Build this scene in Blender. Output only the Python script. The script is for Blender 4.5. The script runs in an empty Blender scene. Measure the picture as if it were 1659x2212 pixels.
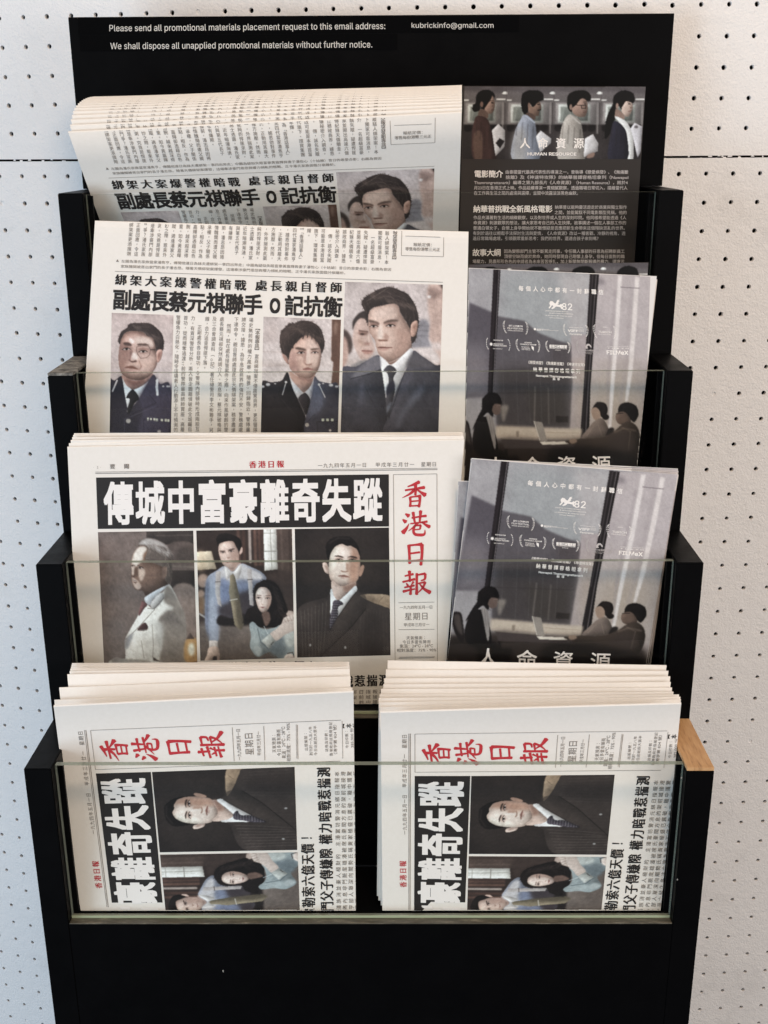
import bpy, bmesh, math
import numpy as np
from mathutils import Vector, Matrix

# ------------------------------------------------------------------ camera, world, lamps, exposure
S = bpy.context.scene
COL = S.collection
MM = 0.001
CAM = np.array([25.838, -1042.368, 499.194])            # millimetres; x right, y into the wall, z up
YAW, PITCH, ROLL, FPX = 0.00944, 0.40318, -0.00553, 2873.456
PPX, PPY, PW, PH = 5.217, 428.761, 1659.0, 2212.0       # principal point offset: the lens is shifted upwards
FW = np.array([-math.sin(YAW) * math.cos(PITCH), math.cos(YAW) * math.cos(PITCH), -math.sin(PITCH)])
_r = np.array([math.cos(YAW), math.sin(YAW), 0.0])
_u = np.cross(_r, FW)
RT = math.cos(ROLL) * _r + math.sin(ROLL) * _u
UP = -math.sin(ROLL) * _r + math.cos(ROLL) * _u

cd = bpy.data.cameras.new("camera")
cam = bpy.data.objects.new("camera", cd)
COL.objects.link(cam)
M = Matrix.Identity(4)
for i in range(3):
    M[i][0], M[i][1], M[i][2], M[i][3] = RT[i], UP[i], -FW[i], CAM[i] * MM
cam.matrix_world = M
cd.sensor_width = 36.0
cd.sensor_fit = 'AUTO'
cd.lens = 36.0 * FPX / PH
cd.shift_x = -PPX / PH
cd.shift_y = PPY / PH
cd.clip_start, cd.clip_end = 0.05, 60.0
S.camera = cam

W = bpy.data.worlds.new("World")
S.world = W
W.use_nodes = True
bg = W.node_tree.nodes["Background"]
tcw = W.node_tree.nodes.new("ShaderNodeTexCoord")       # pale ceiling and walls above, dark floor below
spw = W.node_tree.nodes.new("ShaderNodeSeparateXYZ")
rpw = W.node_tree.nodes.new("ShaderNodeValToRGB")
rpw.color_ramp.elements[0].position, rpw.color_ramp.elements[0].color = 0.44, (0.07, 0.075, 0.085, 1)
rpw.color_ramp.elements[1].position, rpw.color_ramp.elements[1].color = 0.62, (0.93, 0.94, 1.0, 1)
mpw = W.node_tree.nodes.new("ShaderNodeMapRange")
mpw.inputs["From Min"].default_value = -1.0
W.node_tree.links.new(tcw.outputs["Generated"], spw.inputs[0])
W.node_tree.links.new(spw.outputs["Z"], mpw.inputs["Value"])
W.node_tree.links.new(mpw.outputs[0], rpw.inputs[0])
W.node_tree.links.new(rpw.outputs[0], bg.inputs[0])
bg.inputs[1].default_value = 0.36


def area(name, loc, target, size, size_y, energy, color):
    l = bpy.data.lights.new(name, 'AREA')
    l.shape, l.size, l.size_y, l.energy, l.color = 'RECTANGLE', size, size_y, energy, color
    o = bpy.data.objects.new(name, l)
    COL.objects.link(o)
    o.location = loc
    o.rotation_euler = (Vector(target) - Vector(loc)).to_track_quat('-Z', 'Y').to_euler()
    return o


area("ceiling_lamp", (0.35, -1.15, 2.05), (0.05, 0.1, 0.10), 0.6, 0.5, 31.5, (1.0, 0.75, 0.53))
area("window_light", (-2.4, -1.6, 0.05), (0.0, 0.2, -0.1), 1.6, 1.8, 50.0, (0.70, 0.85, 1.0))
area("daylit_room", (-2.0, -2.3, -0.45), (0.0, 0.2, 0.25), 1.4, 0.8, 18.0, (0.64, 0.82, 1.0))
area("room_light", (2.0, -2.1, 0.30), (0.2, 0.2, -0.3), 1.6, 1.0, 36.0, (1.0, 0.955, 0.93))

S.view_settings.view_transform = 'Standard'
S.view_settings.look = 'None'
S.view_settings.gamma = 1.0
S.view_settings.use_curve_mapping = False
S.view_settings.exposure = 0.0
S.cycles.max_bounces = 10
S.cycles.transparent_max_bounces = 24
S.cycles.caustics_reflective = False
S.cycles.caustics_refractive = False

# ------------------------------------------------------------------ small helpers
rng = np.random.default_rng(7)


def srgb(h):
    h = h.lstrip('#')
    c = np.array([int(h[i:i + 2], 16) / 255 for i in (0, 2, 4)])
    return np.where(c <= 0.04045, c / 12.92, ((c + 0.055) / 1.055) ** 2.4)


def ray(x, y):
    X = (np.asarray(x, float) - PW / 2 - PPX) / FPX
    Y = (PH / 2 + PPY - np.asarray(y, float)) / FPX
    return FW + RT * X[..., None] + UP * Y[..., None]


def on_plane(pts, y0, z0=0.0, lean=0.0):
    """photo points -> where their sight lines meet the plane y = y0 + lean*(z-z0)"""
    pts = np.asarray(pts, float)
    d = ray(pts[..., 0], pts[..., 1])
    t = (y0 + lean * (CAM[2] - z0) - CAM[1]) / (d[..., 1] - lean * d[..., 2])
    return CAM + d * t[..., None]


K = PW / 3072.0


def zf(ox, oy, s):
    """enlargement coordinates (crop origin and scale) -> photo coordinates"""
    def f(p):
        p = np.asarray(p, float)
        return np.stack([(ox + p[..., 0] / s) * K, (oy + p[..., 1] / s) * K], -1)
    return f


def homography(src, dst):
    A = []
    src, dst = np.asarray(src, float), np.asarray(dst, float)
    ms, md = src.mean(0), dst.mean(0)
    ss, sd = src.std(), dst.std()
    s, d = (src - ms) / ss, (dst - md) / sd
    for (x, y), (u, v) in zip(s, d):
        A.append([x, y, 1, 0, 0, 0, -u * x, -u * y, -u])
        A.append([0, 0, 0, x, y, 1, -v * x, -v * y, -v])
    h = np.linalg.svd(np.array(A))[2][-1].reshape(3, 3)
    T1 = np.array([[1 / ss, 0, -ms[0] / ss], [0, 1 / ss, -ms[1] / ss], [0, 0, 1]])
    T2 = np.array([[sd, 0, md[0]], [0, sd, md[1]], [0, 0, 1]])
    return T2 @ h @ T1


def hmap(H, p):
    p = np.asarray(p, float)
    q = p @ H[:, :2].T + H[:, 2]
    return q[..., :2] / q[..., 2:3]


def tag(o, label=None, cat=None, group=None, kind=None):
    if label: o["label"] = label
    if cat: o["category"] = cat
    if group: o["group"] = group
    if kind: o["kind"] = kind
    return o


def empty(name, loc, label, cat, group=None):
    o = bpy.data.objects.new(name, None)
    o.empty_display_size = 0.02
    COL.objects.link(o)
    o.location = loc
    return tag(o, label, cat, group)


def mesh_obj(name, verts, faces, mat, parent=None, smooth=False, mats=None):
    """verts in millimetres, world space"""
    v = np.asarray(verts, float) * MM
    if parent is not None:
        v = v - np.array(parent.location)
    me = bpy.data.meshes.new(name)
    me.from_pydata(v.tolist(), [], [list(map(int, f)) for f in faces])
    for m in (mats or [mat]):
        me.materials.append(m)
    if smooth:
        me.polygons.foreach_set('use_smooth', [True] * len(me.polygons))
    me.update()
    o = bpy.data.objects.new(name, me)
    COL.objects.link(o)
    if parent is not None:
        o.parent = parent
    return o


def box_bm(x0, x1, y0, y1, z0, z1, bevel=0.0):
    bm = bmesh.new()
    bmesh.ops.create_cube(bm, size=1.0)
    for v in bm.verts:
        v.co = Vector(((x0 + x1) / 2 + v.co.x * (x1 - x0), (y0 + y1) / 2 + v.co.y * (y1 - y0),
                       (z0 + z1) / 2 + v.co.z * (z1 - z0))) * MM
    if bevel:
        bmesh.ops.bevel(bm, geom=bm.edges[:], offset=bevel * MM, segments=2, affect='EDGES', profile=0.6)
    return bm


def bm_obj(name, bm, mat, parent=None, mats=None):
    if parent is not None:
        bmesh.ops.translate(bm, vec=-Vector(parent.location), verts=bm.verts)
    me = bpy.data.meshes.new(name)
    bm.to_mesh(me)
    bm.free()
    for m in (mats or [mat]):
        me.materials.append(m)
    o = bpy.data.objects.new(name, me)
    COL.objects.link(o)
    if parent is not None:
        o.parent = parent
    return o


# ------------------------------------------------------------------ materials
def mat(name, color, rough=0.6, spec=0.5):
    m = bpy.data.materials.new(name)
    m.use_nodes = True
    b = m.node_tree.nodes["Principled BSDF"]
    b.inputs["Base Color"].default_value = (*color, 1)
    b.inputs["Roughness"].default_value = rough
    b.inputs["Specular IOR Level"].default_value = spec
    return m, m.node_tree, b


def add_noise(nt, scale, detail=4.0, rough=0.6, stretch=None):
    t = nt.nodes.new("ShaderNodeTexCoord")
    mp = nt.nodes.new("ShaderNodeMapping")
    if stretch: mp.inputs["Scale"].default_value = stretch
    n = nt.nodes.new("ShaderNodeTexNoise")
    n.inputs["Scale"].default_value = scale
    n.inputs["Detail"].default_value = detail
    n.inputs["Roughness"].default_value = rough
    nt.links.new(t.outputs["Object"], mp.inputs[0])
    nt.links.new(mp.outputs[0], n.inputs["Vector"])
    return n


def add_ramp(nt, src, stops):
    r = nt.nodes.new("ShaderNodeValToRGB")
    e = r.color_ramp.elements
    while len(e) < len(stops): e.new(0.5)
    for i, (p, c) in enumerate(stops):
        e[i].position, e[i].color = p, (*c, 1)
    nt.links.new(src, r.inputs[0])
    return r


def add_bump(nt, b, src, strength, dist):
    n = nt.nodes.new("ShaderNodeBump")
    n.inputs["Strength"].default_value = strength
    n.inputs["Distance"].default_value = dist
    nt.links.new(src, n.inputs["Height"])
    nt.links.new(n.outputs[0], b.inputs["Normal"])


def paper_mat(name, c0, c1):
    m, nt, b = mat(name, c0, 0.72, 0.3)
    n = add_noise(nt, 260.0, 5)
    r = add_ramp(nt, n.outputs[0], [(0.3, c1), (0.75, c0)])
    nt.links.new(r.outputs[0], b.inputs["Base Color"])
    n2 = add_noise(nt, 900.0, 3)
    add_bump(nt, b, n2.outputs[0], 0.12, 0.0003)
    return m


M_NEWS = paper_mat("newsprint", (0.765, 0.735, 0.69), (0.735, 0.705, 0.655))
M_EDGE = M_NEWS


def ink(name, c, rough=0.6):
    m, nt, b = mat(name, c, rough, 0.35)
    n = add_noise(nt, 1500.0, 2)
    r = add_ramp(nt, n.outputs[0], [(0.25, tuple(np.array(c) * 1.35 + 0.003)), (0.6, tuple(c))])
    nt.links.new(r.outputs[0], b.inputs["Base Color"])
    return m


M_INK = ink("black_ink", (0.014, 0.0115, 0.0105))
M_GREY = ink("grey_ink", (0.17, 0.148, 0.13))
M_RED = ink("red_ink", (0.42, 0.026, 0.034))
M_PWHITE, _, _ = mat("white_lettering", (0.80, 0.77, 0.74), 0.5)
M_PPALE, _, _ = mat("pale_lettering", (0.46, 0.43, 0.42), 0.5)
M_STRIPTXT, _, _ = mat("label_lettering", (0.62, 0.60, 0.56), 0.45)


def picture_mat(name, rough, spec, coat):
    m = bpy.data.materials.new(name)
    m.use_nodes = True
    nt = m.node_tree
    b = nt.nodes["Principled BSDF"]
    a = nt.nodes.new("ShaderNodeVertexColor")
    a.layer_name = "Col"
    nt.links.new(a.outputs[0], b.inputs["Base Color"])
    b.inputs["Roughness"].default_value = rough
    b.inputs["Specular IOR Level"].default_value = spec
    b.inputs["Coat Weight"].default_value = coat
    b.inputs["Coat Roughness"].default_value = 0.25
    return m


M_PIC = picture_mat("printed_picture", 0.65, 0.3, 0.0)
M_PIC_GLOSS = picture_mat("glossy_printed_picture", 0.45, 0.18, 0.0)
M_LEAF_DARK, _nt, _b = mat("dark_grey_coated_paper", tuple(srgb('#3f3b39') * 0.62), 0.5, 0.15)
M_LEAF_EDGE, _, _ = mat("white_paper_edge", (0.68, 0.66, 0.64), 0.6)

M_BLACK, nt, b = mat("satin_black_paint", (0.0022, 0.0022, 0.0025), 0.45, 0.05)
n = add_noise(nt, 26.0, 8, 0.7)
r = add_ramp(nt, n.outputs[0], [(0.35, (0.36,) * 3), (0.7, (0.52,) * 3)])
nt.links.new(r.outputs[0], b.inputs["Roughness"])
n2 = add_noise(nt, 340.0, 3)
add_bump(nt, b, n2.outputs[0], 0.10, 0.0004)
n3 = add_noise(nt, 210.0, 6, 0.75)
r3 = add_ramp(nt, n3.outputs[0], [(0.72, (0.0022, 0.0022, 0.0025)), (0.82, (0.02, 0.019, 0.018))])
nt.links.new(r3.outputs[0], b.inputs["Base Color"])

M_LEDGE, nt, b = mat("worn_black_ledge", (0.03, 0.03, 0.025), 0.45, 0.5)
n = add_noise(nt, 160.0, 8, 0.75, (0.35, 1.6, 1.6))
r = add_ramp(nt, n.outputs[0], [(0.30, (0.035, 0.032, 0.024)), (0.55, (0.085, 0.075, 0.055)), (0.75, (0.30, 0.27, 0.21))])
nt.links.new(r.outputs[0], b.inputs["Base Color"])

M_WORN, nt, b = mat("dusty_worn_wood", (0.2, 0.19, 0.18), 0.8, 0.3)
n = add_noise(nt, 120.0, 8, 0.75)
r = add_ramp(nt, n.outputs[0], [(0.38, (0.05, 0.048, 0.045)), (0.55, (0.22, 0.21, 0.19)), (0.75, (0.42, 0.40, 0.36))])
nt.links.new(r.outputs[0], b.inputs["Base Color"])

M_WOOD, nt, b = mat("bare_pine", (0.5, 0.3, 0.14), 0.55, 0.35)
n = add_noise(nt, 60.0, 7, 0.65, (6.0, 0.6, 1.0))
r = add_ramp(nt, n.outputs[0], [(0.28, (0.25, 0.13, 0.06)), (0.45, (0.47, 0.265, 0.12)), (0.7, (0.58, 0.36, 0.18))])
nt.links.new(r.outputs[0], b.inputs["Base Color"])

M_CHIP, _, _ = mat("bare_chip", (0.22, 0.21, 0.19), 0.8)

M_TAPE, nt, b = mat("glossy_black_tape", (0.002, 0.002, 0.0022), 0.25, 0.07)
n = add_noise(nt, 40.0, 4, 0.6, (0.3, 1, 2.0))
add_bump(nt, b, n.outputs[0], 0.10, 0.0005)

# glass: clear sheet with a Fresnel mirror, and a slightly green polished edge
M_GLASS = bpy.data.materials.new("clear_glass")
M_GLASS.use_nodes = True
nt = M_GLASS.node_tree
nt.nodes.remove(nt.nodes["Principled BSDF"])
tr = nt.nodes.new("ShaderNodeBsdfTransparent")
tr.inputs[0].default_value = (0.980, 0.986, 0.982, 1)
gl = nt.nodes.new("ShaderNodeBsdfGlossy")
gl.inputs["Roughness"].default_value = 0.03
fr = nt.nodes.new("ShaderNodeFresnel")
fr.inputs[0].default_value = 1.30
mx = nt.nodes.new("ShaderNodeMixShader")
ge = nt.nodes.new("ShaderNodeNewGeometry")
bf = nt.nodes.new("ShaderNodeMath")                    # reflect at the outer faces only (no false total reflection inside)
bf.operation = 'SUBTRACT'
bf.inputs[0].default_value = 1.0
nt.links.new(ge.outputs["Backfacing"], bf.inputs[1])
ml = nt.nodes.new("ShaderNodeMath")
ml.operation = 'MULTIPLY'
nt.links.new(fr.outputs[0], ml.inputs[0])
nt.links.new(bf.outputs[0], ml.inputs[1])
nt.links.new(ml.outputs[0], mx.inputs[0])
nt.links.new(tr.outputs[0], mx.inputs[1])
nt.links.new(gl.outputs[0], mx.inputs[2])
nt.links.new(mx.outputs[0], nt.nodes["Material Output"].inputs[0])

M_GEDGE = bpy.data.materials.new("polished_glass_edge")
M_GEDGE.use_nodes = True
nt = M_GEDGE.node_tree
b = nt.nodes["Principled BSDF"]
b.inputs["Base Color"].default_value = (0.24, 0.265, 0.22, 1)
b.inputs["Roughness"].default_value = 0.22
tr = nt.nodes.new("ShaderNodeBsdfTransparent")
tr.inputs[0].default_value = (0.55, 0.66, 0.57, 1)
mx = nt.nodes.new("ShaderNodeMixShader")
mx.inputs[0].default_value = 0.72
nt.links.new(tr.outputs[0], mx.inputs[1])
nt.links.new(b.outputs[0], mx.inputs[2])
nt.links.new(mx.outputs[0], nt.nodes["Material Output"].inputs[0])

M_GLINT, _, _ = mat("painted_glass_glint", (0.34, 0.40, 0.27), 0.25)  # pale colour that paints in the highlight at the foot of the glass
M_WALL, nt, b = mat("painted_white_board", (0.66, 0.66, 0.655), 0.55, 0.35)
n = add_noise(nt, 420.0, 6, 0.65)
n2 = add_noise(nt, 95.0, 5, 0.6)
ad = nt.nodes.new("ShaderNodeMath")
ad.operation = 'ADD'
nt.links.new(n.outputs[0], ad.inputs[0])
nt.links.new(n2.outputs[0], ad.inputs[1])
add_bump(nt, b, ad.outputs[0], 0.6, 0.0020)
n3 = add_noise(nt, 7.0, 6, 0.7)
r = add_ramp(nt, n3.outputs[0], [(0.26, (0.70, 0.695, 0.69)), (0.42, (0.80, 0.795, 0.79)), (0.75, (0.82, 0.815, 0.81))])
nt.links.new(r.outputs[0], b.inputs["Base Color"])
M_BACK, _, _ = mat("dark_cavity", (0.016, 0.012, 0.010), 0.9, 0.1)

# ------------------------------------------------------------------ pegboard: three curved boards on a round column
WS = 1.13
WC = CAM[:2] + WS * (np.array([229.589, 2315.743]) - CAM[:2])
WR = 2017.53 * WS
PIT = 25.4 * WS


def wz(z): return CAM[2] + WS * (z - CAM[2])


Z_TOPROW, Z_LOWROW, Z_SEAM = wz(611.264), wz(470.939), wz(485.5)


def col_pt(th, z, depth=0.0):
    rr = WR - depth
    x = WC[0] + rr * math.sin(th)
    y = WC[1] - rr * math.cos(th) + 0.00419 * (z - CAM[2])
    return (x, y, z + 0.0011 * x)


def pegboard(name, label, a0, c0, c1, zrow0, r0, r1, z_hi, z_lo, ragged):
    """columns c0..c1 and rows r0..r1 of drilled cells; the outer rows stretch to z_hi / z_lo"""
    V, F = [], []
    NS = 4
    hole = 2.30

    def ring(n, rad, cx, cz):
        return [(cx + rad * math.cos(2 * math.pi * (k + 0.5) / n + math.pi / 4 * 0), cz + rad * math.sin(2 * math.pi * (k + 0.5) / n)) for k in range(n)]

    cell = {}
    for r in range(r0, r1 + 1):
        zc = zrow0 - r * PIT
        zt = z_hi if r == r0 else zc + PIT / 2
        zb = z_lo if r == r1 else zc - PIT / 2
        for c in range(c0, c1 + 1):
            th = a0 + c * PIT / WR
            u0, u1 = -PIT / 2, PIT / 2
            hr = hole * rng.uniform(0.93, 1.05)
            jx, jz = rng.normal(0, 0.18), rng.normal(0, 0.18)
            n = 16
            outer = []
            for k in range(n):
                a = 2 * math.pi * k / n + math.pi / 4
                q, t = (k // 4), (k % 4) / 4.0
                corners = [(u1, zt), (u0, zt), (u0, zb), (u1, zb)]
                A, B = corners[q], corners[(q + 1) % 4]
                outer.append((A[0] + (B[0] - A[0]) * t, A[1] + (B[1] - A[1]) * t))
            inner = [(jx + hr * math.cos(2 * math.pi * k / n + math.pi / 4), zc + jz + hr * math.sin(2 * math.pi * k / n + math.pi / 4)) for k in range(n)]
            inner2 = [(jx + (hr + 0.35) * math.cos(2 * math.pi * k / n + math.pi / 4), zc + jz + (hr + 0.35) * math.sin(2 * math.pi * k / n + math.pi / 4)) for k in range(n)]
            clog = rng.random() < 0.03
            base = len(V)
            for (u, z) in outer:
                if ragged and r == r1 and z == zb: z = zb + 0
                V.append(col_pt(th + u / WR, z))
            for (u, z) in inner2: V.append(col_pt(th + u / WR, z))
            for (u, z) in inner: V.append(col_pt(th + u / WR, z, 0.35))
            dp = 0.9 if clog else 5.0
            for (u, z) in inner: V.append(col_pt(th + u / WR, z, dp))
            for k in range(n):
                k2 = (k + 1) % n
                for j in range(3):
                    F.append((base + j * n + k, base + j * n + k2, base + (j + 1) * n + k2, base + (j + 1) * n + k))
            if clog:
                F.append(tuple(base + 3 * n + k for k in range(n)))
    # visible thickness along the seam edge
    ze = z_lo if ragged == 'lo' else z_hi
    if ragged:
        steps = (c1 - c0 + 1) * 6
        base = len(V)
        for k in range(steps + 1):
            th = a0 + (c0 - 0.5 + k / 6.0) * PIT / WR
            V.append(col_pt(th, ze))
            V.append(col_pt(th, ze, 6.0))
        for k in range(steps):
            F.append((base + 2 * k, base + 2 * k + 2, base + 2 * k + 3, base + 2 * k + 1))
    o = mesh_obj(name, V, F, M_WALL)
    return tag(o, label, "pegboard")


pegboard("pegboard_panel", "white painted pegboard panel above the seam, across the top of the picture", -0.29355, -18, 50, Z_TOPROW, -8, 4,
         wz(850), Z_SEAM + 1.2, 'lo')
pegboard("pegboard_panel", "white pegboard panel below the seam, bluish side beside the rack's stepped left edge", -0.29035, -20, 14, Z_LOWROW, 0, 48,
         Z_SEAM - 1.0, wz(470.939) - 48.5 * PIT, 'hi')
pegboard("pegboard_panel", "white pegboard panel below the seam, beside the bare wood corner of the rack", 0.04227, -8, 29, Z_LOWROW, 0, 48,
         Z_SEAM - 1.0, wz(470.939) - 48.5 * PIT, 'hi')
V, F = [], []
for k in range(61):
    th = -0.56 + k / 52.0
    V += [col_pt(th, wz(870), 14.0), col_pt(th, wz(-860), 14.0)]
for k in range(60): F.append((2 * k, 2 * k + 1, 2 * k + 3, 2 * k + 2))
tag(mesh_obj("wall", V, F, M_BACK), kind="structure")

# paint flakes bridging the seam
bmv, bmf = [], []
for k in range(170):
    th = rng.uniform(-0.42, 0.34)
    w = rng.uniform(0.8, 5.0) / WR
    z0, z1 = Z_SEAM - 1.5, Z_SEAM + 1.7
    if rng.random() < 0.5: z1 = Z_SEAM + rng.uniform(-1.0, 0.6)
    else: z0 = Z_SEAM + rng.uniform(-0.9, 0.8)
    b0 = len(bmv)
    bmv += [col_pt(th, z0, 0.5), col_pt(th + w, z0, 0.5), col_pt(th + w * rng.uniform(0.5, 1.2), z1, 0.6), col_pt(th + w * 0.2, z1, 0.6)]
    bmf.append((b0, b0 + 1, b0 + 2, b0 + 3))
tag(mesh_obj("paint_flakes", bmv, bmf, M_WALL), "flaking white paint bridging the dark seam between the pegboards", "paint flakes", kind="stuff")

# ------------------------------------------------------------------ the rack
HW = 300.1
YF = [0.0, 107.7, 216.8, 324.75, 438.0]                 # front planes: pocket 4 (lowest) ... pocket 1, backboard
ZT = [0.0, 152.1, 303.8, 456.4, 615.65]                 # their tops
FLOOR = [-158.0, 0.4, 152.5, 304.2]                     # pocket floors
ZB = -760.0
PL = 24.0

rack = empty("leaflet_rack", (0, 0, ZB * MM), "black stepped wooden leaflet rack with four glass fronted pockets", "leaflet rack")
for sgn in (-1, 1):
    prof = [(YF[0], ZB), (YF[0], ZT[0])]
    tops = list(ZT)
    for k in range(1, 4):
        prof += [(YF[k], tops[k - 1]), (YF[k], tops[k])]
    prof += [(YF[4] + 18, tops[3]), (YF[4] + 18, ZB)]
    if sgn == 1:                                        # seat of the bare wood strip
        prof[1] = (YF[0], ZT[0] - 3.2)
        prof[2] = (YF[1], ZT[0] - 3.2)
    else:
        prof[5] = (YF[2], ZT[2] - 2.5)
        prof[6] = (YF[3], ZT[2] - 2.5)
    bm = bmesh.new()
    xa, xb = (HW - PL, HW) if sgn == 1 else (-HW, -HW + PL)
    va = [bm.verts.new(Vector((xa, y, z)) * MM) for y, z in prof]
    vb = [bm.verts.new(Vector((xb, y, z)) * MM) for y, z in prof]
    bm.faces.new(va)
    bm.faces.new(vb[::-1])
    N = len(prof)
    for i in range(N):
        bm.faces.new((va[i], vb[i], vb[(i + 1) % N], va[(i + 1) % N]))
    bmesh.ops.recalc_face_normals(bm, faces=bm.faces)
    bmesh.ops.bevel(bm, geom=[e for e in bm.edges], offset=0.8 * MM, segments=2, affect='EDGES')
    bm_obj("side_panel", bm, M_BLACK, rack)
o = bm_obj("bare_wood_strip", box_bm(HW - PL + 0.2, HW - 0.2, 0.3, YF[1] - 0.2, -3.1, 0.0, 0.4), M_WOOD, rack)
o["label"] = "unpainted pine strip on top of the lowest right side panel"
o = bm_obj("worn_strip", box_bm(-HW + 0.2, -HW + PL - 0.2, YF[2] + 0.3, YF[3] - 0.2, ZT[2] - 2.4, ZT[2], 0.4), M_WORN, rack)
o["label"] = "scuffed dusty top of the left side panel"
bm_obj("backboard", box_bm(-HW, HW, YF[4], YF[4] + 16, ZT[3] - 2 + 2.5, ZT[4], 0.8), M_BLACK, rack)
bm_obj("backboard", box_bm(-HW + PL, HW - PL, YF[4], YF[4] + 16, FLOOR[3], ZT[3] + 0.3, 0.0), M_BLACK, rack)
for k in range(4):
    y = YF[k] + (0.6 if k == 0 else 0.6)
    zb = ZB if k == 0 else FLOOR[k - 1]
    bm_obj("front_panel", box_bm(-HW + PL, HW - PL, y, y + 16, zb, FLOOR[k] - 0.4, 0.0), M_BLACK, rack)
    yb = YF[k + 1] if k < 3 else YF[4]
    bm_obj("pocket_floor", box_bm(-HW + PL, HW - PL, y + 16, yb - 0.3, FLOOR[k] - 9, FLOOR[k] - 1.0, 0.0), M_BLACK, rack)
    bm_obj("ledge", box_bm(-HW + PL + 0.3, HW - PL - 0.3, y + 0.2, y + 15.8, FLOOR[k] - 0.4, FLOOR[k] + 0.6, 0.3), M_LEDGE, rack)
    # side channels the pane slides in
    for sx in (-1, 1):
        xa = sx * (HW - PL - 0.2)
        bm_obj("glass_channel", box_bm(min(xa, xa - sx * 5.0), max(xa, xa - sx * 5.0), y + 18.5, y + 22.5, FLOOR[k] + 0.7, ZT[k] - 3.0, 0.5), M_BLACK, rack)
    # glass pane: 7 mm sheet, polished edge; pale strip added as a highlight along its foot
    g = bm_obj("glass_pane", box_bm(-HW + PL + 0.6, HW - PL - 0.6, y + 10.0, y + 17.0, FLOOR[k] + 0.7, ZT[k] - 1.8, 0.0), None, rack, [M_GLASS, M_GEDGE])
    for p in g.data.polygons:
        if abs(p.normal.y) < 0.5: p.material_index = 1
    bm_obj("glass_glint", box_bm(-HW + PL + 0.7, HW - PL - 0.7, y + 9.2, y + 9.95, FLOOR[k] + 0.7, FLOOR[k] + 3.0, 0.0), M_GLINT, rack)

# chips in the paint of the lowest panel
for (px, py, wx, wz_) in [(482, 2098, 1.0, 2.2), (1472, 1680, 0.8, 1.6), (1463, 1900, 0.8, 1.2)]:
    c = on_plane([(px, py)], 0.0)[0]
    V = [(c[0] + wx * math.cos(a) * rng.uniform(.5, 1), 0.35 if py > 2000 else -0.08, c[2] + wz_ * math.sin(a) * rng.uniform(.5, 1)) for a in np.linspace(0, 2 * math.pi, 8)[:-1]]
    mesh_obj("paint_chip", V, [tuple(range(7))], M_CHIP, rack)

# ------------------------------------------------------------------ lettering
GL = {}
try:                                                   # Blender's own bundled grotesque for the latin lines
    import os
    FONT = bpy.data.fonts.load(os.path.join(bpy.utils.system_resource('DATAFILES'), 'fonts', 'Inter.woff2'))
except Exception:
    FONT = None


def glyph(ch, off=0.0):
    k = (ch, off)
    if k not in GL:
        c = bpy.data.curves.new("glyph", 'FONT')
        c.body, c.size, c.offset, c.resolution_u = ch, 1.0, off, 2
        if FONT and all(ord(q) < 256 for q in ch): c.font = FONT
        o = bpy.data.objects.new("glyph", c)
        me = bpy.data.meshes.new_from_object(o)
        v = np.empty(len(me.vertices) * 3)
        me.vertices.foreach_get('co', v)
        f = np.empty(len(me.polygons) * 3, int)
        if len(me.polygons): me.polygons.foreach_get('vertices', f)
        GL[k] = (v.reshape(-1, 3)[:, :2].copy(), f.reshape(-1, 3).copy())
        bpy.data.objects.remove(o)
        bpy.data.curves.remove(c)
        bpy.data.meshes.remove(me)
    return GL[k]


def weights(off, ming):
    """shifts that thicken strokes: evenly (bold) or sideways only (broadsheet headline style)"""
    if off: return [(0, 0), (off, off), (-off, off), (off, -off), (-off, -off)] + ([(0, off), (0, -off), (off, 0), (-off, 0)] if off > 0.015 else [])
    if ming: return [(-ming, 0), (0, 0), (ming, 0)] + ([(-ming, 0.008), (ming, -0.008)] if ming > 0.03 else [])
    return [(0, 0)]


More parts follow.
